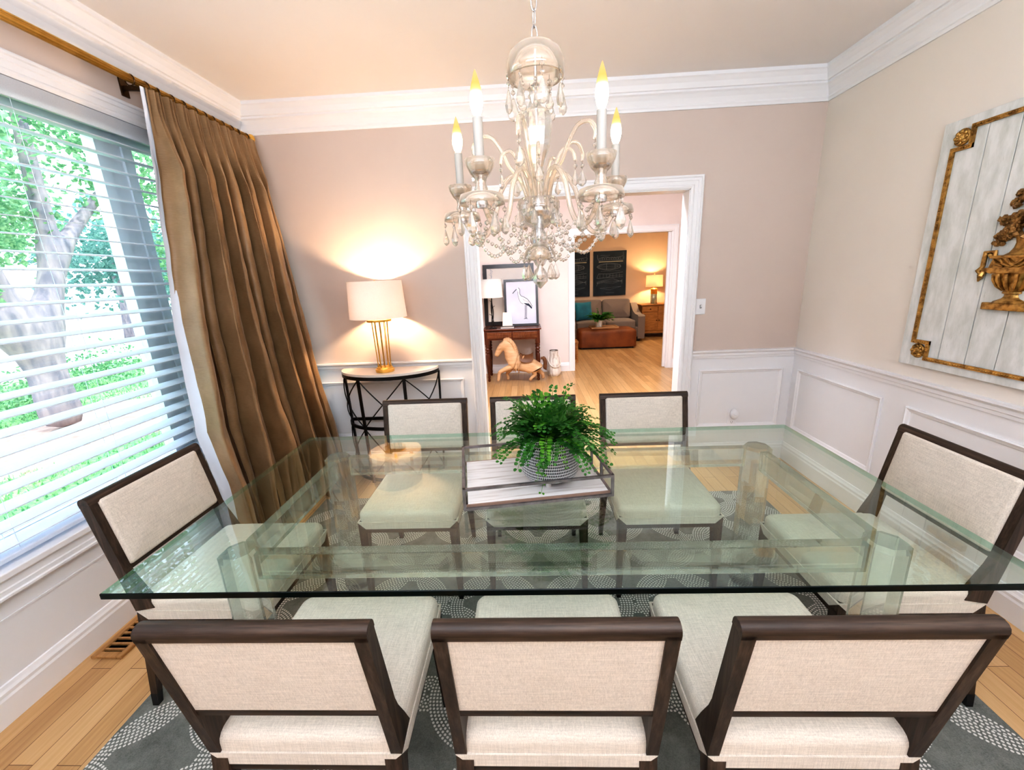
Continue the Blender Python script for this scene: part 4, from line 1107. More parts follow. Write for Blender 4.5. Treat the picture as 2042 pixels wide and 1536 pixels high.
for q in range(9): stroke(b, [(-.27 + .004 * q, .66 + .02 * q), (-.30 + .016 * (q % 4), .70 + .02 * q)], -.0026, .004)
stroke(b, [(-.262, .60), (-.268, .86)], -.0026, .005)
for q in range(14): stroke(b, [(.05 + .09 * math.cos(q), .28 + .10 * math.sin(q * 1.7)), (.05 + .12 * math.cos(q + .5), .28 + .12 * math.sin(q * 1.7 + .6))], -.0026, .004)
b.build('drawing', M['ink_mid'], big)
bird, w, L = frame_pic('framed_print', 'black framed print of a standing stork on the hall table', -.345, .165, .7915, 1.475, 6.225, 6.345, .034, M['bluepaper'])
def bp(u, v):  # fractions of the frame from the photo, u to the right, v up
    return (-w + 2 * w * u, L * v)
b = B()   # pale bird body
flat(b, [bp(*p) for p in ((.44, .79), (.47, .76), (.465, .69), (.50, .64), (.58, .615), (.66, .58), (.73, .53), (.79, .46), (.80, .42), (.72, .44), (.62, .45), (.55, .48), (.48, .51), (.44, .57), (.42, .66), (.41, .74))], -.0026)
flat(b, [bp(*p) for p in ((.385, .80), (.42, .815), (.455, .80), (.455, .77), (.43, .755), (.39, .775))], -.0026)
M['birdwhite'] = pmat('bird_white', (.86, .85, .88), .7); b.build('bird_body', M['birdwhite'], bird)
b = B()
stroke(b, [bp(*p) for p in ((.255, .70), (.31, .745), (.375, .79))], -.003, .010)
stroke(b, [bp(*p) for p in ((.43, .82), (.47, .78), (.462, .70), (.50, .645), (.58, .62), (.68, .575), (.76, .50), (.82, .41))], -.003, .007)
flat(b, [bp(*p) for p in ((.56, .49), (.64, .485), (.72, .475), (.77, .44), (.82, .385), (.80, .36), (.72, .42), (.64, .45))], -.003)
stroke(b, [bp(*p) for p in ((.41, .74), (.415, .66), (.44, .57), (.49, .50), (.56, .47))], -.003, .005)
for u in (.615, .655): stroke(b, [bp(u, .45), bp(u - .005, .30), bp(u - .015, .17)], -.003, .007)
stroke(b, [bp(.57, .15), bp(.66, .175)], -.003, .007); stroke(b, [bp(.60, .16), bp(.68, .15)], -.003, .005)
for q in range(7): stroke(b, [bp(.53 + .03 * q, .60 - .012 * q), bp(.58 + .03 * q, .54 - .014 * q)], -.003, .003)
b.build('drawing', M['ink'], bird)

# hall lamp with a twig stem
hl = thing('table_lamp', 'hall table lamp with white drum shade and black twig stem', 'lamp', (-.515, 6.08, .79))
b = B(); b.lathe([(.165, .445), (.150, .705), (.148, .705), (.163, .445)], 40, caps=False); M['shade_white'] = shade_mat('white_shade', (.88, .87, .86), .35); b.build('lamp_shade', M['shade_white'], hl, smooth=True)
b = B()
for q in range(3):
    b.tube(catm([(.03 * math.cos(q * 2.1), .03 * math.sin(q * 2.1), .015), (.012 * math.cos(q * 2.1 + 1), .012 * math.sin(q * 2.1 + 1), .12), (.016 * math.cos(q * 2.1 + 2.5), .016 * math.sin(q * 2.1 + 2.5), .24), (.010 * math.cos(q + 3), .012 * math.sin(q + 3), .36), (.002, 0, .46)], 5), .0075, 6)
for p in ((.01, 0, .18, -.045, .0, .21), (-.01, 0, .29, .04, .0, .325), (0, 0, .38, -.035, 0, .41)): b.tube([p[:3], p[3:]], [.005, .003], 5)
b.cyl((0, 0, .44), (0, 0, .66), .004, n=6); b.bar((-.149, 0, .66), (.149, 0, .66), .003); b.build('stem', M['iron'], hl, smooth=True)
b = B(); b.bb((-.055, -.055, 0), (.055, .055, .016), bev=.003); b.build('base', M['iron'], hl)
point('hall_lamp_light', (-.515, 6.08, .79 + .58), 2.0, (1, .75, .5), .03)
bk = thing('book', 'black bound book lying flat under the bird picture', 'book', (-.30, 6.03, .79))
b = B(); b.bb((-.095, -.06, .004), (.095, .06, .026)); b.build('pages', M['paper'], bk)
b = B(); b.bb((-.10, -.064, 0), (.10, .064, .004)); b.bb((-.10, -.064, .026), (.10, .064, .030)); b.bb((-.10, .058, 0), (.10, .064, .03)); b.build('cover', M['blackframe'], bk)
cd = B(); cd.add([(-.375, 6.095, .822), (-.225, 6.085, .822), (-.245, 6.15, 1.005), (-.365, 6.158, 1.01)], [(0, 1, 2, 3)]); cd.add([(-.375, 6.10, .822), (-.225, 6.09, .822), (-.245, 6.155, 1.005), (-.365, 6.163, 1.01)], [(3, 2, 1, 0)])
cd.bb((-.37, 6.08, .79), (-.23, 6.125, .824))
M['cardcream'] = pmat('card_cream', (.82, .74, .66), .7, nscale=5)
tag(cd.build('photo_card', M['cardcream']), 'small cream card propped beside the hall lamp stem', 'card')

# carved carousel horse
M['pale'] = pmat('carved_pale_wood', (.70, .47, .28), .55, col2=(.56, .34, .18), nscale=5, stretch=(1, 1, 5), bumpk=.15)
M['horsedark'] = pmat('carved_brown_wood', (.20, .09, .04), .5, col2=(.12, .05, .02), nscale=6)
def skin_obj(name, mat, verts, edges, parent=None, loc=(0, 0, 0), levels=2):
    me = bpy.data.meshes.new(name); bm = bmesh.new(); sk = bm.verts.layers.skin.verify(); vv = []
    for i, v in enumerate(verts):
        x = bm.verts.new(v[:3]); r = v[3]; x[sk].radius = (r, v[4] if len(v) > 4 else r); x[sk].use_root = (i == 0); vv.append(x)
    for a, c in edges: bm.edges.new((vv[a], vv[c]))
    bm.to_mesh(me); bm.free(); me.materials.append(mat)
    o = bpy.data.objects.new(name, me); COL.objects.link(o); o.location = loc
    if parent: o.parent = parent
    s = o.modifiers.new('skin', 'SKIN'); s.use_smooth_shade = True
    ss = o.modifiers.new('subsurf', 'SUBSURF'); ss.levels = levels; ss.render_levels = levels
    return o
hs = thing('carousel_horse', 'carved pale wooden carousel horse prancing under the hall table', 'horse figure', (-.03, 5.935, 0))
hv = [(.14, 0, .285, .085, .10), (.02, 0, .265, .085, .095), (-.10, 0, .275, .085, .105), (-.20, 0, .31, .075, .105), (-.235, 0, .40, .06, .085), (-.255, 0, .49, .047, .07), (-.285, 0, .565, .043, .055), (-.345, 0, .56, .040, .048), (-.395, 0, .495, .032, .042), (-.435, 0, .425, .026, .032), (-.452, 0, .392, .025, .026),
      # forelegs 11..
      (-.22, -.055, .245, .045), (-.33, -.06, .205, .032), (-.41, -.06, .165, .027), (-.425, -.06, .085, .020), (-.435, -.06, .03, .028),
      (-.20, .05, .235, .045), (-.265, .055, .175, .034), (-.305, .055, .115, .024), (-.285, .055, .06, .020), (-.30, .055, .024, .027),
      # hind legs 21..
      (.15, -.06, .235, .060), (.085, -.06, .165, .040), (.115, -.06, .115, .025), (.055, -.06, .065, .020), (.03, -.06, .026, .027),
      (.17, .055, .235, .060), (.15, .06, .155, .040), (.225, .06, .11, .024), (.235, .06, .06, .020), (.225, .06, .024, .027),
      # ears
      (-.285, -.025, .625, .010), (-.285, .025, .625, .010)]
he = [(i, i + 1) for i in range(10)] + [(3, 11), (11, 12), (12, 13), (13, 14), (14, 15), (2, 16), (16, 17), (17, 18), (18, 19), (19, 20), (0, 21), (21, 22), (22, 23), (23, 24), (24, 25), (0, 26), (26, 27), (27, 28), (28, 29), (29, 30), (6, 31), (6, 32)]
# shift so hooves touch the floor
hv = [tuple(v[:3]) + tuple(r * (1.28 if i_h < 11 else 1.18) for r in v[3:]) for i_h, v in enumerate(hv)]
skin_obj('body', M['pale'], hv, he, hs, (0, 0, .0))
b = B()
crest = catm([(-.32, 0, .625), (-.265, 0, .635), (-.215, 0, .59), (-.175, 0, .52), (-.155, 0, .44), (-.135, 0, .385)], 5)
for i, p in enumerate(crest):
    r_ = .026 + .008 * (i % 2); b.sphere((p.x + .004, -.012 + .024 * (i % 2), p.z - .01), r_, 8, 6, (1.0, .95, 1.25))
b.build('mane', M['pale'], hs, smooth=True)
b = B()
b.grid(lambda u, v: (-.10 + .19 * u, .128 * math.sin((v - .5) * 2.7), .285 + .118 * math.cos((v - .5) * 2.7) + .035 * abs(2 * u - 1) ** 2.5), 12, 13); b.build('saddle', M['horsedark'], hs, smooth=True)
b = B(); b.tube(catm([(.20, 0, .345), (.245, 0, .34), (.268, 0, .28), (.262, 0, .21), (.285, 0, .165)], 5), [.018] * 4 + [.03] * 13 + [.02, .014, .008, .003], 8); b.build('tail', M['horsedark'], hs, smooth=True)
b = B()
b.torus((0, 0, 0), .122, .008, 24, 6, M=T(-.125, 0, .275) @ RY(PI / 2), sc=(1.12, .98)); b.tube([(-.40, -.034, .50), (-.37, -.043, .53), (-.31, -.045, .555)], .005, 6); b.torus((0, 0, 0), .036, .005, 16, 6, M=T(-.405, 0, .48) @ RY(math.radians(-50))); b.build('bridle', M['pale'], hs, smooth=True)
b = B(); b.cyl((-.305, -.0, .60), (-.305, 0, .615), .01); 

# rope-handled lantern jar
M['birch'] = pmat('birch_bark', (.78, .72, .66), .7, col2=(.38, .30, .25), nscale=5, stretch=(6, 6, 1.5), lo=.3, hi=.5, bumpk=.3)
vj = thing('lantern_jar', 'whitish ribbed jar with rope handle standing beside the hall table', 'jar', (.385, 6.27, 0))
b = B()
def jarfn(u, v):
    prof = [(0, .078), (.08, .098), (.2, .104), (.5, .090), (.72, .066), (.80, .060), (.86, .064), (1, .064)]
    for (a, ra), (c_, rc_) in zip(prof, prof[1:]):
        if v <= c_: r_ = ra + (rc_ - ra) * (v - a) / (c_ - a); break
    q = 2 * PI * u; r_ *= 1 + (.035 * math.cos(14 * q) if v < .8 else 0); return (r_ * math.cos(q), r_ * math.sin(q), .395 * v)
b.grid(jarfn, 84, 24, closed_u=True); b.lathe([(.077, .001), (0, .001)], 84, caps=False); b.build('jar', M['birch'], vj, smooth=True)
b = B(); b.torus((0, 0, .395), .062, .004, 28, 6); b.build('rim', M['bronze'], vj, smooth=True)
b = B(); b.tube(catm([(.064, -.01, .33), (.10, -.045, .26), (.075, -.085, .17), (.0, -.112, .15), (-.07, -.09, .20), (-.085, -.04, .28), (-.064, -.01, .33)], 6), .0065, 6); b.build('rope_handle', M['cardcream'], vj, smooth=True)

# ------------------------------------------------------------------ living room
M['sofa'] = fabric('sofa_grey_brown', (.27, .215, .185)); M['sofa_d'] = fabric('sofa_piping', (.16, .125, .11))
sf = thing('sofa', 'grey brown three seat sofa against the living room wall under the chart pictures', 'sofa', (1.42, 9.72, 0))
SX = 1.10
b = B(); b.bb((-SX + .02, -.42, .10), (SX - .02, .42, .32), bev=.02); b.build('base', M['sofa'], sf)
b = B(); b.bb((-SX + .12, .24, .30), (SX - .12, .46, .80), bev=.05); b.build('back_frame', M['sofa'], sf)
for s_ in (-1, 1):
    pts = [(-.46, .06), (.44, .06), (.44, .80), (.30, .80), (.05, .64), (-.15, .585), (-.40, .58), (-.46, .55)]
    b = B(); Mx = T(s_ * SX - .075 , 0, 0) @ Matrix(((0, 0, 1, 0), (1, 0, 0, 0), (0, 1, 0, 0), (0, 0, 0, 1)))
    b.prism(pts, .15, Mx); b.build('arm', M['sofa'], sf, auto=30)
for i in range(3):
    x = (i - 1) * .66; b = B(); b.cushion(.645, .66, .31, .16, rc=.05, edge=.04, puff=.02, c=(x, -.12)); b.build('seat_cushion', M['sofa'], sf, auto=50)
    b = B(); b.cushion(.645, .46, 0, .17, rc=.06, edge=.06, puff=.05, M=T(x, .26, .665) @ RX(PI / 2 - .22)); b.build('back_cushion', M['sofa'], sf, auto=50)
for sx in (-1, 1):
    for sy in (-.40, .38): b = B(); b.frustum((sx * (SX - .06), sy, 0), (.06, .06), (sx * (SX - .06), sy, .10), (.08, .08)); b.build('foot', M['blackframe'], sf)
def pillow(name, label, mat, loc, rz, tilt):
    b = B(); n = 14
    def fn(sg):
        def g(u, v):
            x, z = 2 * u - 1, 2 * v - 1; e = (1 - x ** 4) * (1 - z ** 4); c_ = 1 - .06 * (1 - abs(x)) * (abs(z)) - .06 * (1 - abs(z)) * abs(x)
            return (.21 * x * c_, sg * .075 * e ** .6, .21 + .21 * z * c_)
        return g
    b.grid(fn(1), n, n); b.grid(fn(-1), n, n)
    o = b.build(name, mat, None, loc, True, (tilt, 0, rz)); return tag(o, label, 'pillow')
M['teal'] = pmat('teal_velvet', (.015, .19, .26), .7, sheen=.4, nscale=5, col2=(.01, .12, .18)); M['navy'] = pmat('navy_velvet', (.006, .012, .03), .7, sheen=.3)
pillow('throw_pillow', 'teal velvet throw pillow standing on the sofa behind the green arrangement', M['teal'], (1.30, 9.50, .49), .3, -.30)
pillow('throw_pillow', 'dark navy throw pillow on the sofa beside the teal one', M['navy'], (.84, 9.50, .475), -.1, -.30)
M['leather'] = pmat('rust_leather', (.27, .085, .02), .5, col2=(.16, .045, .012), nscale=4, detail=6, bumpk=.1)
ot = thing('ottoman', 'rust brown leather ottoman in front of the sofa', 'ottoman', (1.63, 8.72, 0))
b = B(); b.cushion(1.17, .58, .035, .355, rc=.07, edge=.07, puff=.025, n=8); b.build('upholstery', M['leather'], ot, auto=60)
b = B(); b.bb((-.53, -.24, 0), (.53, .24, .05)); b.build('plinth', M['blackframe'], ot)
M['trayw'] = pmat('tray_pale_wood', (.62, .36, .18), .5, nscale=5, stretch=(2, 20, 20))
ts = thing('wooden_tray', 'pale wooden tray with low rim on the rust ottoman', 'tray', (1.58, 8.70, .404), .05)
b = B(); b.bb((-.27, -.15, 0.005), (.27, .15, .012)); b.build('tray_bottom', M['trayw'], ts)
b = B()
for lo, hi in (((-.28, -.16, 0), (.28, -.148, .035)), ((-.28, .148, 0), (.28, .16, .035)), ((-.28, -.15, 0), (-.268, .15, .035)), ((.268, -.15, 0), (.28, .15, .035))): b.bb(lo, hi)
b.build('tray_rim', M['trayw'], ts)
gp = thing('potted_plant', 'spiky green arrangement in a small white vase on the ottoman tray', 'plant', (1.475, 8.66, .416))
b = B(); b.lathe([(.060, 0), (.066, .01), (.070, .165), (.064, .165), (.06, .13), (0, .13)], 28); b.build('vase', M['potwhite'], gp, auto=40)
rg = random.Random(3)
for i in range(22):
    az = rg.uniform(0, 2 * PI); L = rg.uniform(.20, .36); b = frond(az, L, rg.uniform(.08, .20), rg.uniform(0, .10), .14, .01, .07, rg)
    b.build('frond', M['fern_a'] if i % 4 else M['fern_b'], gp)
for i in range(3): b = frond(i * 2.0, .05, .30 - .05 * i, 0, .14, .01, .03, rg); b.build('frond', M['fern_a'], gp)
M['pine'] = pmat('warm_pine', (.50, .25, .085), .45, col2=(.36, .165, .05), nscale=3, stretch=(3, 3, 14), detail=6)
cb = thing('sideboard', 'pine sideboard with two drawers over two doors holding the glass lamp', 'cabinet', (3.02, 9.97, 0))
CWd = .36
b = B(); b.bb((-CWd, -.21, .12), (CWd, .21, .745), bev=.004); b.build('carcass', M['pine'], cb)
b = B(); b.bb((-CWd - .035, -.245, .745), (CWd + .035, .225, .772), bev=.006); b.build('top', M['pine'], cb)
b = B(); b.bb((-CWd - .012, -.225, .10), (CWd + .012, .21, .15), bev=.004); b.build('plinth_moulding', M['pine'], cb)
for sx in (-1, 1):
    for sy in (-1, 1): b = B(); b.lathe([(.02, 0), (.03, .03), (.035, .07), (.028, .10)], 14, (sx * (CWd - .04), sy * .17, 0)); b.build('foot', M['blackframe'], cb, auto=40)
    dr = B(); dr.bb((sx * .178 - .168, -.224, .60), (sx * .178 + .168, -.209, .725), bev=.004); d_ = dr.build('drawer', M['pine'], cb)
    b = B(); b.sphere((sx * .178, -.236, .662), .014, 10, 8); b.build('knob', M['bronze'], d_, smooth=True)
    do = B(); x0, x1 = sx * .178 - .168, sx * .178 + .168
    do.bb((x0, -.218, .165), (x1, -.209, .585))
    for lo, hi in (((x0, -.226, .165), (x0 + .05, -.217, .585)), ((x1 - .05, -.226, .165), (x1, -.217, .585)), ((x0 + .05, -.226, .165), (x1 - .05, -.217, .22)), ((x0 + .05, -.226, .53), (x1 - .05, -.217, .585))): do.bb(lo, hi, bev=.002)
    d_ = do.build('door', M['pine'], cb)
    b = B(); b.sphere((sx * .028, -.238, .40), .013, 10, 8); b.build('knob', M['bronze'], d_, smooth=True)
M['amberglass'] = pmat('amber_glaze', (.62, .27, .04), .2); M['greenglass'] = pmat('mercury_glass', (.55, .56, .44), .2, .4, col2=(.38, .40, .28), nscale=14)
ll = thing('table_lamp', 'lit living room lamp with rectangular shade and amber glass column on the sideboard', 'lamp', (2.965, 9.95, .772))
b = B(); b.lathe([(.19, .385), (.183, .645), (.181, .645), (.188, .385)], 40, caps=False); M['shade_lit'] = shade_mat('lit_cream_shade', (.95, .86, .70), .5); b.build('lamp_shade', M['shade_lit'], ll, smooth=True)
b = B(); b.lathe([(.065, 0), (.072, .01), (.070, .225), (.066, .23)], 28); b.build('base', M['greenglass'], ll, auto=40)
b = B(); b.lathe([(.073, .22), (.074, .235), (.072, .335), (.05, .35), (.012, .355), (.008, .44)], 28); b.build('collar', M['amberglass'], ll, auto=40)
b = B(); b.cyl((0, 0, .43), (0, 0, .67), .004, n=6); b.sphere((0, 0, .675), .012, 8, 6); b.bar((-.182, 0, .64), (.182, 0, .64), .004); b.build('finial', M['brass'], ll)
point('living_lamp_light', (2.965, 9.95, .772 + .53), 22, (1, .68, .36), .04)
# boat plan charts
M['slate'] = pmat('chart_slate', (.026, .042, .062), .75, col2=(.016, .027, .042), nscale=4)
M['chalk'] = pmat('chalk_line', (.24, .26, .29), .8); M['chalky'] = pmat('chalk_cream', (.62, .56, .40), .8)
def chart(x0, x1, z0, z1, label, seed):
    o = thing('wall_art', label, 'picture', ((x0 + x1) / 2, LY, (z0 + z1) / 2), group='dark boat plan charts above the sofa'); w, h = (x1 - x0) / 2, (z1 - z0) / 2
    b = B(); b.bb((-w, -.035, -h), (w, -.001, h), bev=.003); b.build('canvas', M['slate'], o)
    b = B(); y = -.0365; rg = random.Random(seed)
    def s(p, wd=.006): stroke(b, [(-w + 2 * w * a, -h + 2 * h * c_) for a, c_ in p], y, wd)
    s([(.12, .86), (.15, .80), (.90, .80), (.92, .87)]); s([(.12, .86), (.12, .92)]); s([(.90, .87), (.90, .97)], .004)
    for i in range(9): a = .2 + .07 * i; s([(a, .81), (a, .81 + .03 + .03 * rg.random()), (a + .05, .81 + .03 + .02 * rg.random()), (a + .055, .81)], .004)
    s([(.15, .835), (.35, .88), (.60, .84), (.90, .88)], .004); s([(.2, .905), (.5, .905)], .004)
    for sg in (-1, 1):
        s([(.10 + .74 * i / 16, .655 + sg * .072 * math.sin(PI * min(1, (i / 16) * 1.0)) ** .6) for i in range(17)], .008)
        s([(.14 + .62 * i / 14, .655 + sg * .045 * math.sin(PI * i / 14) ** .6) for i in range(15)], .004)
    s([(.84, .655), (.80, .70)], .004); s([(.84, .655), (.80, .61)], .004); s([(.10, .655), (.84, .655)], .004); s([(.40, .59), (.40, .725)], .006); s([(.66, .61), (.66, .70)], .005)
    s([(.22, .555), (.82, .555)], .004)
    s([(.12, .43), (.16, .50), (.50, .49), (.90, .525)], .006); s([(.12, .43), (.10, .40), (.20, .40), (.90, .42)], .006); s([(.42, .40), (.50, .45), (.90, .455)], .005)
    for i in range(7): a = .2 + .1 * i; s([(a, .41), (a, .49)], .004)
    for i in range(5): s([(.10, .27 + .012 * i), (.30, .30 + .012 * i), (.60, .27 + .03 * i), (.88, .34 - .01 * i)], .0035)
    s([(.88, .26), (.88, .36)], .006); s([(.10, .22), (.14, .30)], .005); s([(.2, .17), (.86, .20), (.5, .13), (.2, .17)], .0035); s([(.38, .06), (.64, .06)], .005)
    b.build('line_drawing', M['chalk'], o)
    b = B(); stroke(b, [(-w + 2 * w * .16, -h + 2 * h * .765), (-w + 2 * w * .90, -h + 2 * h * .765)], -.037, .014); b.build('gold_rule', M['chalky'], o)
chart(1.60, 2.37, .985, 2.01, 'dark chart of boat plans above the sofa, nearer the lit lamp', 1)
chart(.73, 1.515, .985, 2.01, 'dark chart of boat plans above the sofa, partly cut off by the doorway edge', 2)
# leg of a chair that peeks past the opening's edge
st = thing('side_stool', 'edge of a small wooden stool showing past the hall doorway casing', 'stool', (.72, 7.32, 0))
b = B(); b.bb((-.18, -.16, .34), (.155, .16, .375), bev=.006); b.build('seat', M['pine'], st)
for sx in (-1, 1):
    for sy in (-1, 1): b = B(); b.frustum((sx * .135 + (.0), sy * .13, 0), (.03, .03), (sx * .125, sy * .12, .34), (.04, .04)); b.build('leg', M['pine'], st)

# ------------------------------------------------------------------ outdoors
GZ = -.38
def lawn_mat():
    m, nt, out = new_mat('lawn'); p = N(nt, 'ShaderNodeBsdfPrincipled'); setin(p, Roughness=.9)
    f = noise_tex(nt, coords(nt, (1, 1, 1)), 1.2, 8, .7); g = noise_tex(nt, coords(nt, (1, 1, 1)), 30, 3, .6)
    nt.links.new(ramp(nt, math_(nt, 'ADD', math_(nt, 'MULTIPLY', f, .5), math_(nt, 'MULTIPLY', g, .5)), [(.35, (.12, .28, .14)), (.5, (.24, .44, .16)), (.65, (.52, .66, .26))]), p.inputs['Base Color'])
    nt.links.new(p.outputs[0], out.inputs[0]); return m
def ground_patch(x0, x1, y0, y1, z, n=2):
    b = B(); b.bb((x0, y0, z - .05), (x1, y1, z)); return b
struct('ground', ground_patch(-60, -2.2, -20, 60, GZ), lawn_mat())
M['asphalt'] = pmat('driveway', (.62, .60, .58), .9, nscale=3)
b = B(); b.add([(-40, 2, GZ + .01), (-12.2, 5, GZ + .01), (-10.5, 30, GZ + .01), (-16, 45, GZ + .01), (-40, 40, GZ + .01)], [(0, 1, 2, 3, 4)])
struct('road', b, M['asphalt'])
M['mulch'] = pmat('mulch', (.52, .36, .29), .95, col2=(.34, .22, .18), nscale=9, detail=8)
b = B(); b.lathe([(1.35, 0), (1.25, .03), (.6, .07), (0, .09)], 30, (-6.6, 5.3, GZ), caps=False, ry=1.5); struct('ground_mulch_bed', b, M['mulch'])
M['bark'] = pmat('tree_bark', (.38, .31, .31), .9, col2=(.20, .18, .21), nscale=4, stretch=(3, 3, .7), bumpk=.4)
M['leaf_green'] = leaf_mat('tree_leaves', (.10, .25, .12), (.34, .50, .26), .4)  # greener leaf tone
M['leaf_dark'] = leaf_mat('tree_leaves_teal', (.09, .20, .17), (.25, .40, .32), .4)  # bluer leaf tone, alternated between plants
def leafcloud(b, c, rad, n, sz, rr, flat_=.7):
    for _ in range(n):
        v = Vector((rr.gauss(0, 1), rr.gauss(0, 1), rr.gauss(0, flat_))); v = v.normalized() * rad * rr.random() ** .45
        p = Vector(c) + v; a = Vector((rr.gauss(0, 1), rr.gauss(0, 1), rr.gauss(0, 1))).normalized(); w_ = a.orthogonal().normalized()
        s_ = sz * rr.uniform(.6, 1.3)
        b.add([p, p + a * s_ * .5 + w_ * s_ * .3, p + a * s_, p + a * s_ * .5 - w_ * s_ * .3], [(0, 1, 2, 3)])
rt = random.Random(21)
tree = thing('yard_tree', 'multi-trunk tree with pinkish bark just outside the window', 'tree', (-6.6, 5.3, GZ + .06))
tv = [(0, 0, 0, .30), (.02, -.04, .5, .23), (0, -.02, 1.0, .22), (.05, .0, 1.35, .25),
      (-.1, -.62, 1.75, .13), (-.1, -1.05, 2.4, .11), (0, -1.35, 3.3, .085), (.1, -1.6, 4.4, .06),
      (0, .30, 1.85, .15), (.0, .52, 2.4, .14), (.05, .50, 3.3, .11), (.1, .55, 4.6, .07),
      (.0, -.22, 1.9, .12), (.05, -.38, 2.8, .09), (0, -.35, 4.2, .06),
      (.0, .95, 2.85, .085), (.1, 1.5, 3.5, .06), (.1, 1.9, 4.4, .04)]
te = [(0, 1), (1, 2), (2, 3), (3, 4), (4, 5), (5, 6), (6, 7), (3, 8), (8, 9), (9, 10), (10, 11), (3, 12), (12, 13), (13, 14), (9, 15), (15, 16), (16, 17)]
skin_obj('trunk', M['bark'], tv, te, tree, levels=1)
b = B()
for c, r_ in (((0, -1.7, 4.4), 1.3), ((0, -.4, 4.6), 1.4), ((.1, .7, 4.6), 1.4), ((.2, 1.9, 4.3), 1.2), ((.6, -.9, 3.5), .75), ((.6, 1.4, 3.4), .7), ((-.4, .2, 3.0), .7), ((.3, -1.5, 2.6), .5), ((.4, 1.9, 2.4), .45), ((.5, -1.0, 1.9), .35)):
    leafcloud(b, c, r_, int(900 * r_ ** 1.6), .10, rt)
b.build('foliage', M['leaf_green'], tree)
for i, (x, y, z, r_) in enumerate(((-13, 4.5, 3.5, 2.6), (-15, 10.5, 4.2, 3.0), (-17, 17, 3.2, 3.0), (-22, 26, 3.6, 3.6), (-27, 16, 4.5, 3.5), (-24, 38, 4, 4))):
    t_ = thing('yard_tree', 'pale sunlit tree across the driveway', 'tree', (x, y, GZ), group='trees across the driveway')
    b = B(); b.tube([(0, 0, 0), (.1, .05, z * .5), (0, 0, z)], [.22, .17, .08], 8); b.build('trunk', M['bark'], t_, smooth=True)
    b = B()
    for q in range(7): leafcloud(b, (rt.uniform(-1, 1) * r_ * .6, rt.uniform(-1, 1) * r_ * .6, z + rt.uniform(-.25, .5) * r_), r_ * .62, 420, .26, rt)
    b.build('foliage', M['leaf_green'] if i % 2 else M['leaf_dark'], t_)
for i, (x, y, r_) in enumerate(((-7.6, 3.3, .55), (-8.2, 6.4, .6), (-5.6, 7.3, .5), (-9.2, 8.4, .7), (-6.2, 3.2, .4))):
    b = B(); leafcloud(b, (0, 0, r_ * .55), r_, 900, .07, rt, .5)
    tag(b.build('low_shrub', M['leaf_green'] if i % 2 else M['leaf_dark'], loc=(x, y, GZ)), 'low leafy shrub growing around the tree bed outside the window', 'shrub', 'low shrubs by the tree bed')
b = B()
for _ in range(26000):
    x = -2.6 - 9 * rt.random() ** 1.3; y = rt.uniform(.5, 10); h = rt.uniform(.03, .075); a = rt.uniform(0, 2 * PI); dx, dy = .012 * math.cos(a), .012 * math.sin(a)
    if ((x + 6.6) / 1.3) ** 2 + ((y - 5.3) / 1.95) ** 2 < 1: continue
    b.add([(x - dx, y - dy, GZ - .005), (x + dx, y + dy, GZ - .005), (x + dy * 2, y - dx * 2, GZ + h)], [(0, 1, 2)])
tag(b.build('grass', leaf_mat('grass_blades', (.14, .34, .18), (.40, .60, .26), .3)), 'short lawn grass outside the window', 'grass', kind='stuff')

# ------------------------------------------------------------------ light
wd = bpy.data.worlds.new('sky'); S.world = wd; wd.use_nodes = True; nt = wd.node_tree
bg = nt.nodes['Background']
tc = N(nt, 'ShaderNodeTexCoord'); sp = N(nt, 'ShaderNodeSeparateXYZ'); nt.links.new(tc.outputs['Generated'], sp.inputs[0])
nt.links.new(ramp(nt, sp.outputs[2], [(.0, (.86, .92, 1.0)), (.25, (.86, .93, 1.0)), (1, (.68, .82, 1.0))]), bg.inputs[0]); bg.inputs[1].default_value = 2.6
def area(name, loc, rot, sx, sy, w, col, portal=False, spread=None):
    l = bpy.data.lights.new(name, 'AREA'); l.shape = 'RECTANGLE'; l.size = sx; l.size_y = sy; l.energy = w; l.color = col
    if spread: l.spread = spread
    if portal: l.cycles.is_portal = True
    o = bpy.data.objects.new(name, l); COL.objects.link(o); o.location = loc; o.rotation_euler = rot; return o
area('window_portal', (XL - .20, (WY0 + WY1) / 2, (WZ0 + WZ1) / 2), (0, -PI / 2, 0), WZ1 - WZ0, WY1 - WY0, 1, (1, 1, 1), True)
sun = bpy.data.lights.new('sun', 'SUN'); sun.energy = 2.0; sun.color = (1, .95, .86); sun.angle = .02
so = bpy.data.objects.new('sun', sun); COL.objects.link(so); so.rotation_euler = Vector((-.62, .25, -.75)).to_track_quat('-Z', 'Y').to_euler()
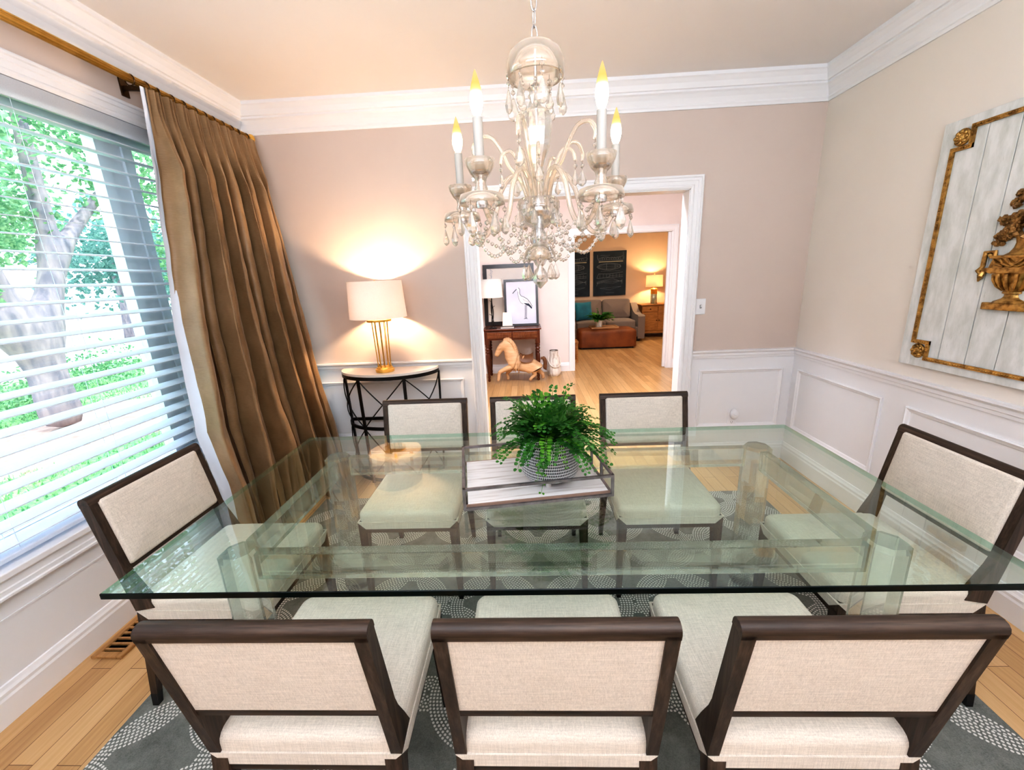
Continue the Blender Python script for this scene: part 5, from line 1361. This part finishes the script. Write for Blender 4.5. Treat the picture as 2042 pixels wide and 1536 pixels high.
# added unseen fills: two behind the viewer, one in hall, one in living room
area('dining_fill', (.1, -.85, ZC - .02), (math.radians(30), 0, 0), 2.6, .9, 8, (.93, .95, 1))  # fill added behind the viewer to brighten the room
area('dining_bounce_fill', (.1, -.75, 1.95), (PI - math.radians(14), 0, 0), 2.8, 1.0, 78, (.90, .93, 1.0))  # added fill, bounced off the ceiling to lift the walls
area('hall_fill', (.6, 3.72, ZC - .02), (math.radians(12), 0, 0), 2.6, .7, 112, (.97, .95, 1))  # added fill for the bright hall, tucked out of view
area('living_fill', (1.7, 8.3, ZC - .02), (0, 0, 0), 2.0, 1.6, 26, (1, .80, .58))  # added warm fill for the living room

# ------------------------------------------------------------------ camera
cam = bpy.data.cameras.new('camera'); co = bpy.data.objects.new('camera', cam); COL.objects.link(co)
f_px, yaw, pit, rol = 820.0188, -.0448, -.2563, -.0436
F = Vector((math.sin(yaw) * math.cos(pit), math.cos(yaw) * math.cos(pit), math.sin(pit)))
r0 = Vector((math.cos(yaw), -math.sin(yaw), 0)); u0 = r0.cross(F)
rv = r0 * math.cos(rol) + u0 * math.sin(rol); uv_ = -r0 * math.sin(rol) + u0 * math.cos(rol)
mw = Matrix((rv, uv_, -F)).transposed().to_4x4(); mw.translation = (0, 0, 1.5098); co.matrix_world = mw
cam.sensor_width = 36; cam.lens = 36 * f_px / 2042; cam.clip_start = .05; cam.clip_end = 200
S.camera = co
S.view_settings.use_white_balance = True; S.view_settings.white_balance_temperature = 6000; S.view_settings.white_balance_tint = 6

S.view_settings.view_transform = 'Standard'; S.view_settings.look = 'High Contrast'; S.view_settings.exposure = 0.40; S.view_settings.gamma = 1.0
c = S.cycles
c.max_bounces = 10; c.diffuse_bounces = 4; c.glossy_bounces = 4; c.transmission_bounces = 8; c.transparent_max_bounces = 16
c.use_adaptive_sampling = True; c.adaptive_threshold = .10; c.adaptive_min_samples = 16
c.sample_clamp_indirect = 6; c.blur_glossy = .5; c.use_denoising = True; c.caustics_reflective = False
try: c.denoiser = 'OPENIMAGEDENOISE'
except Exception: pass
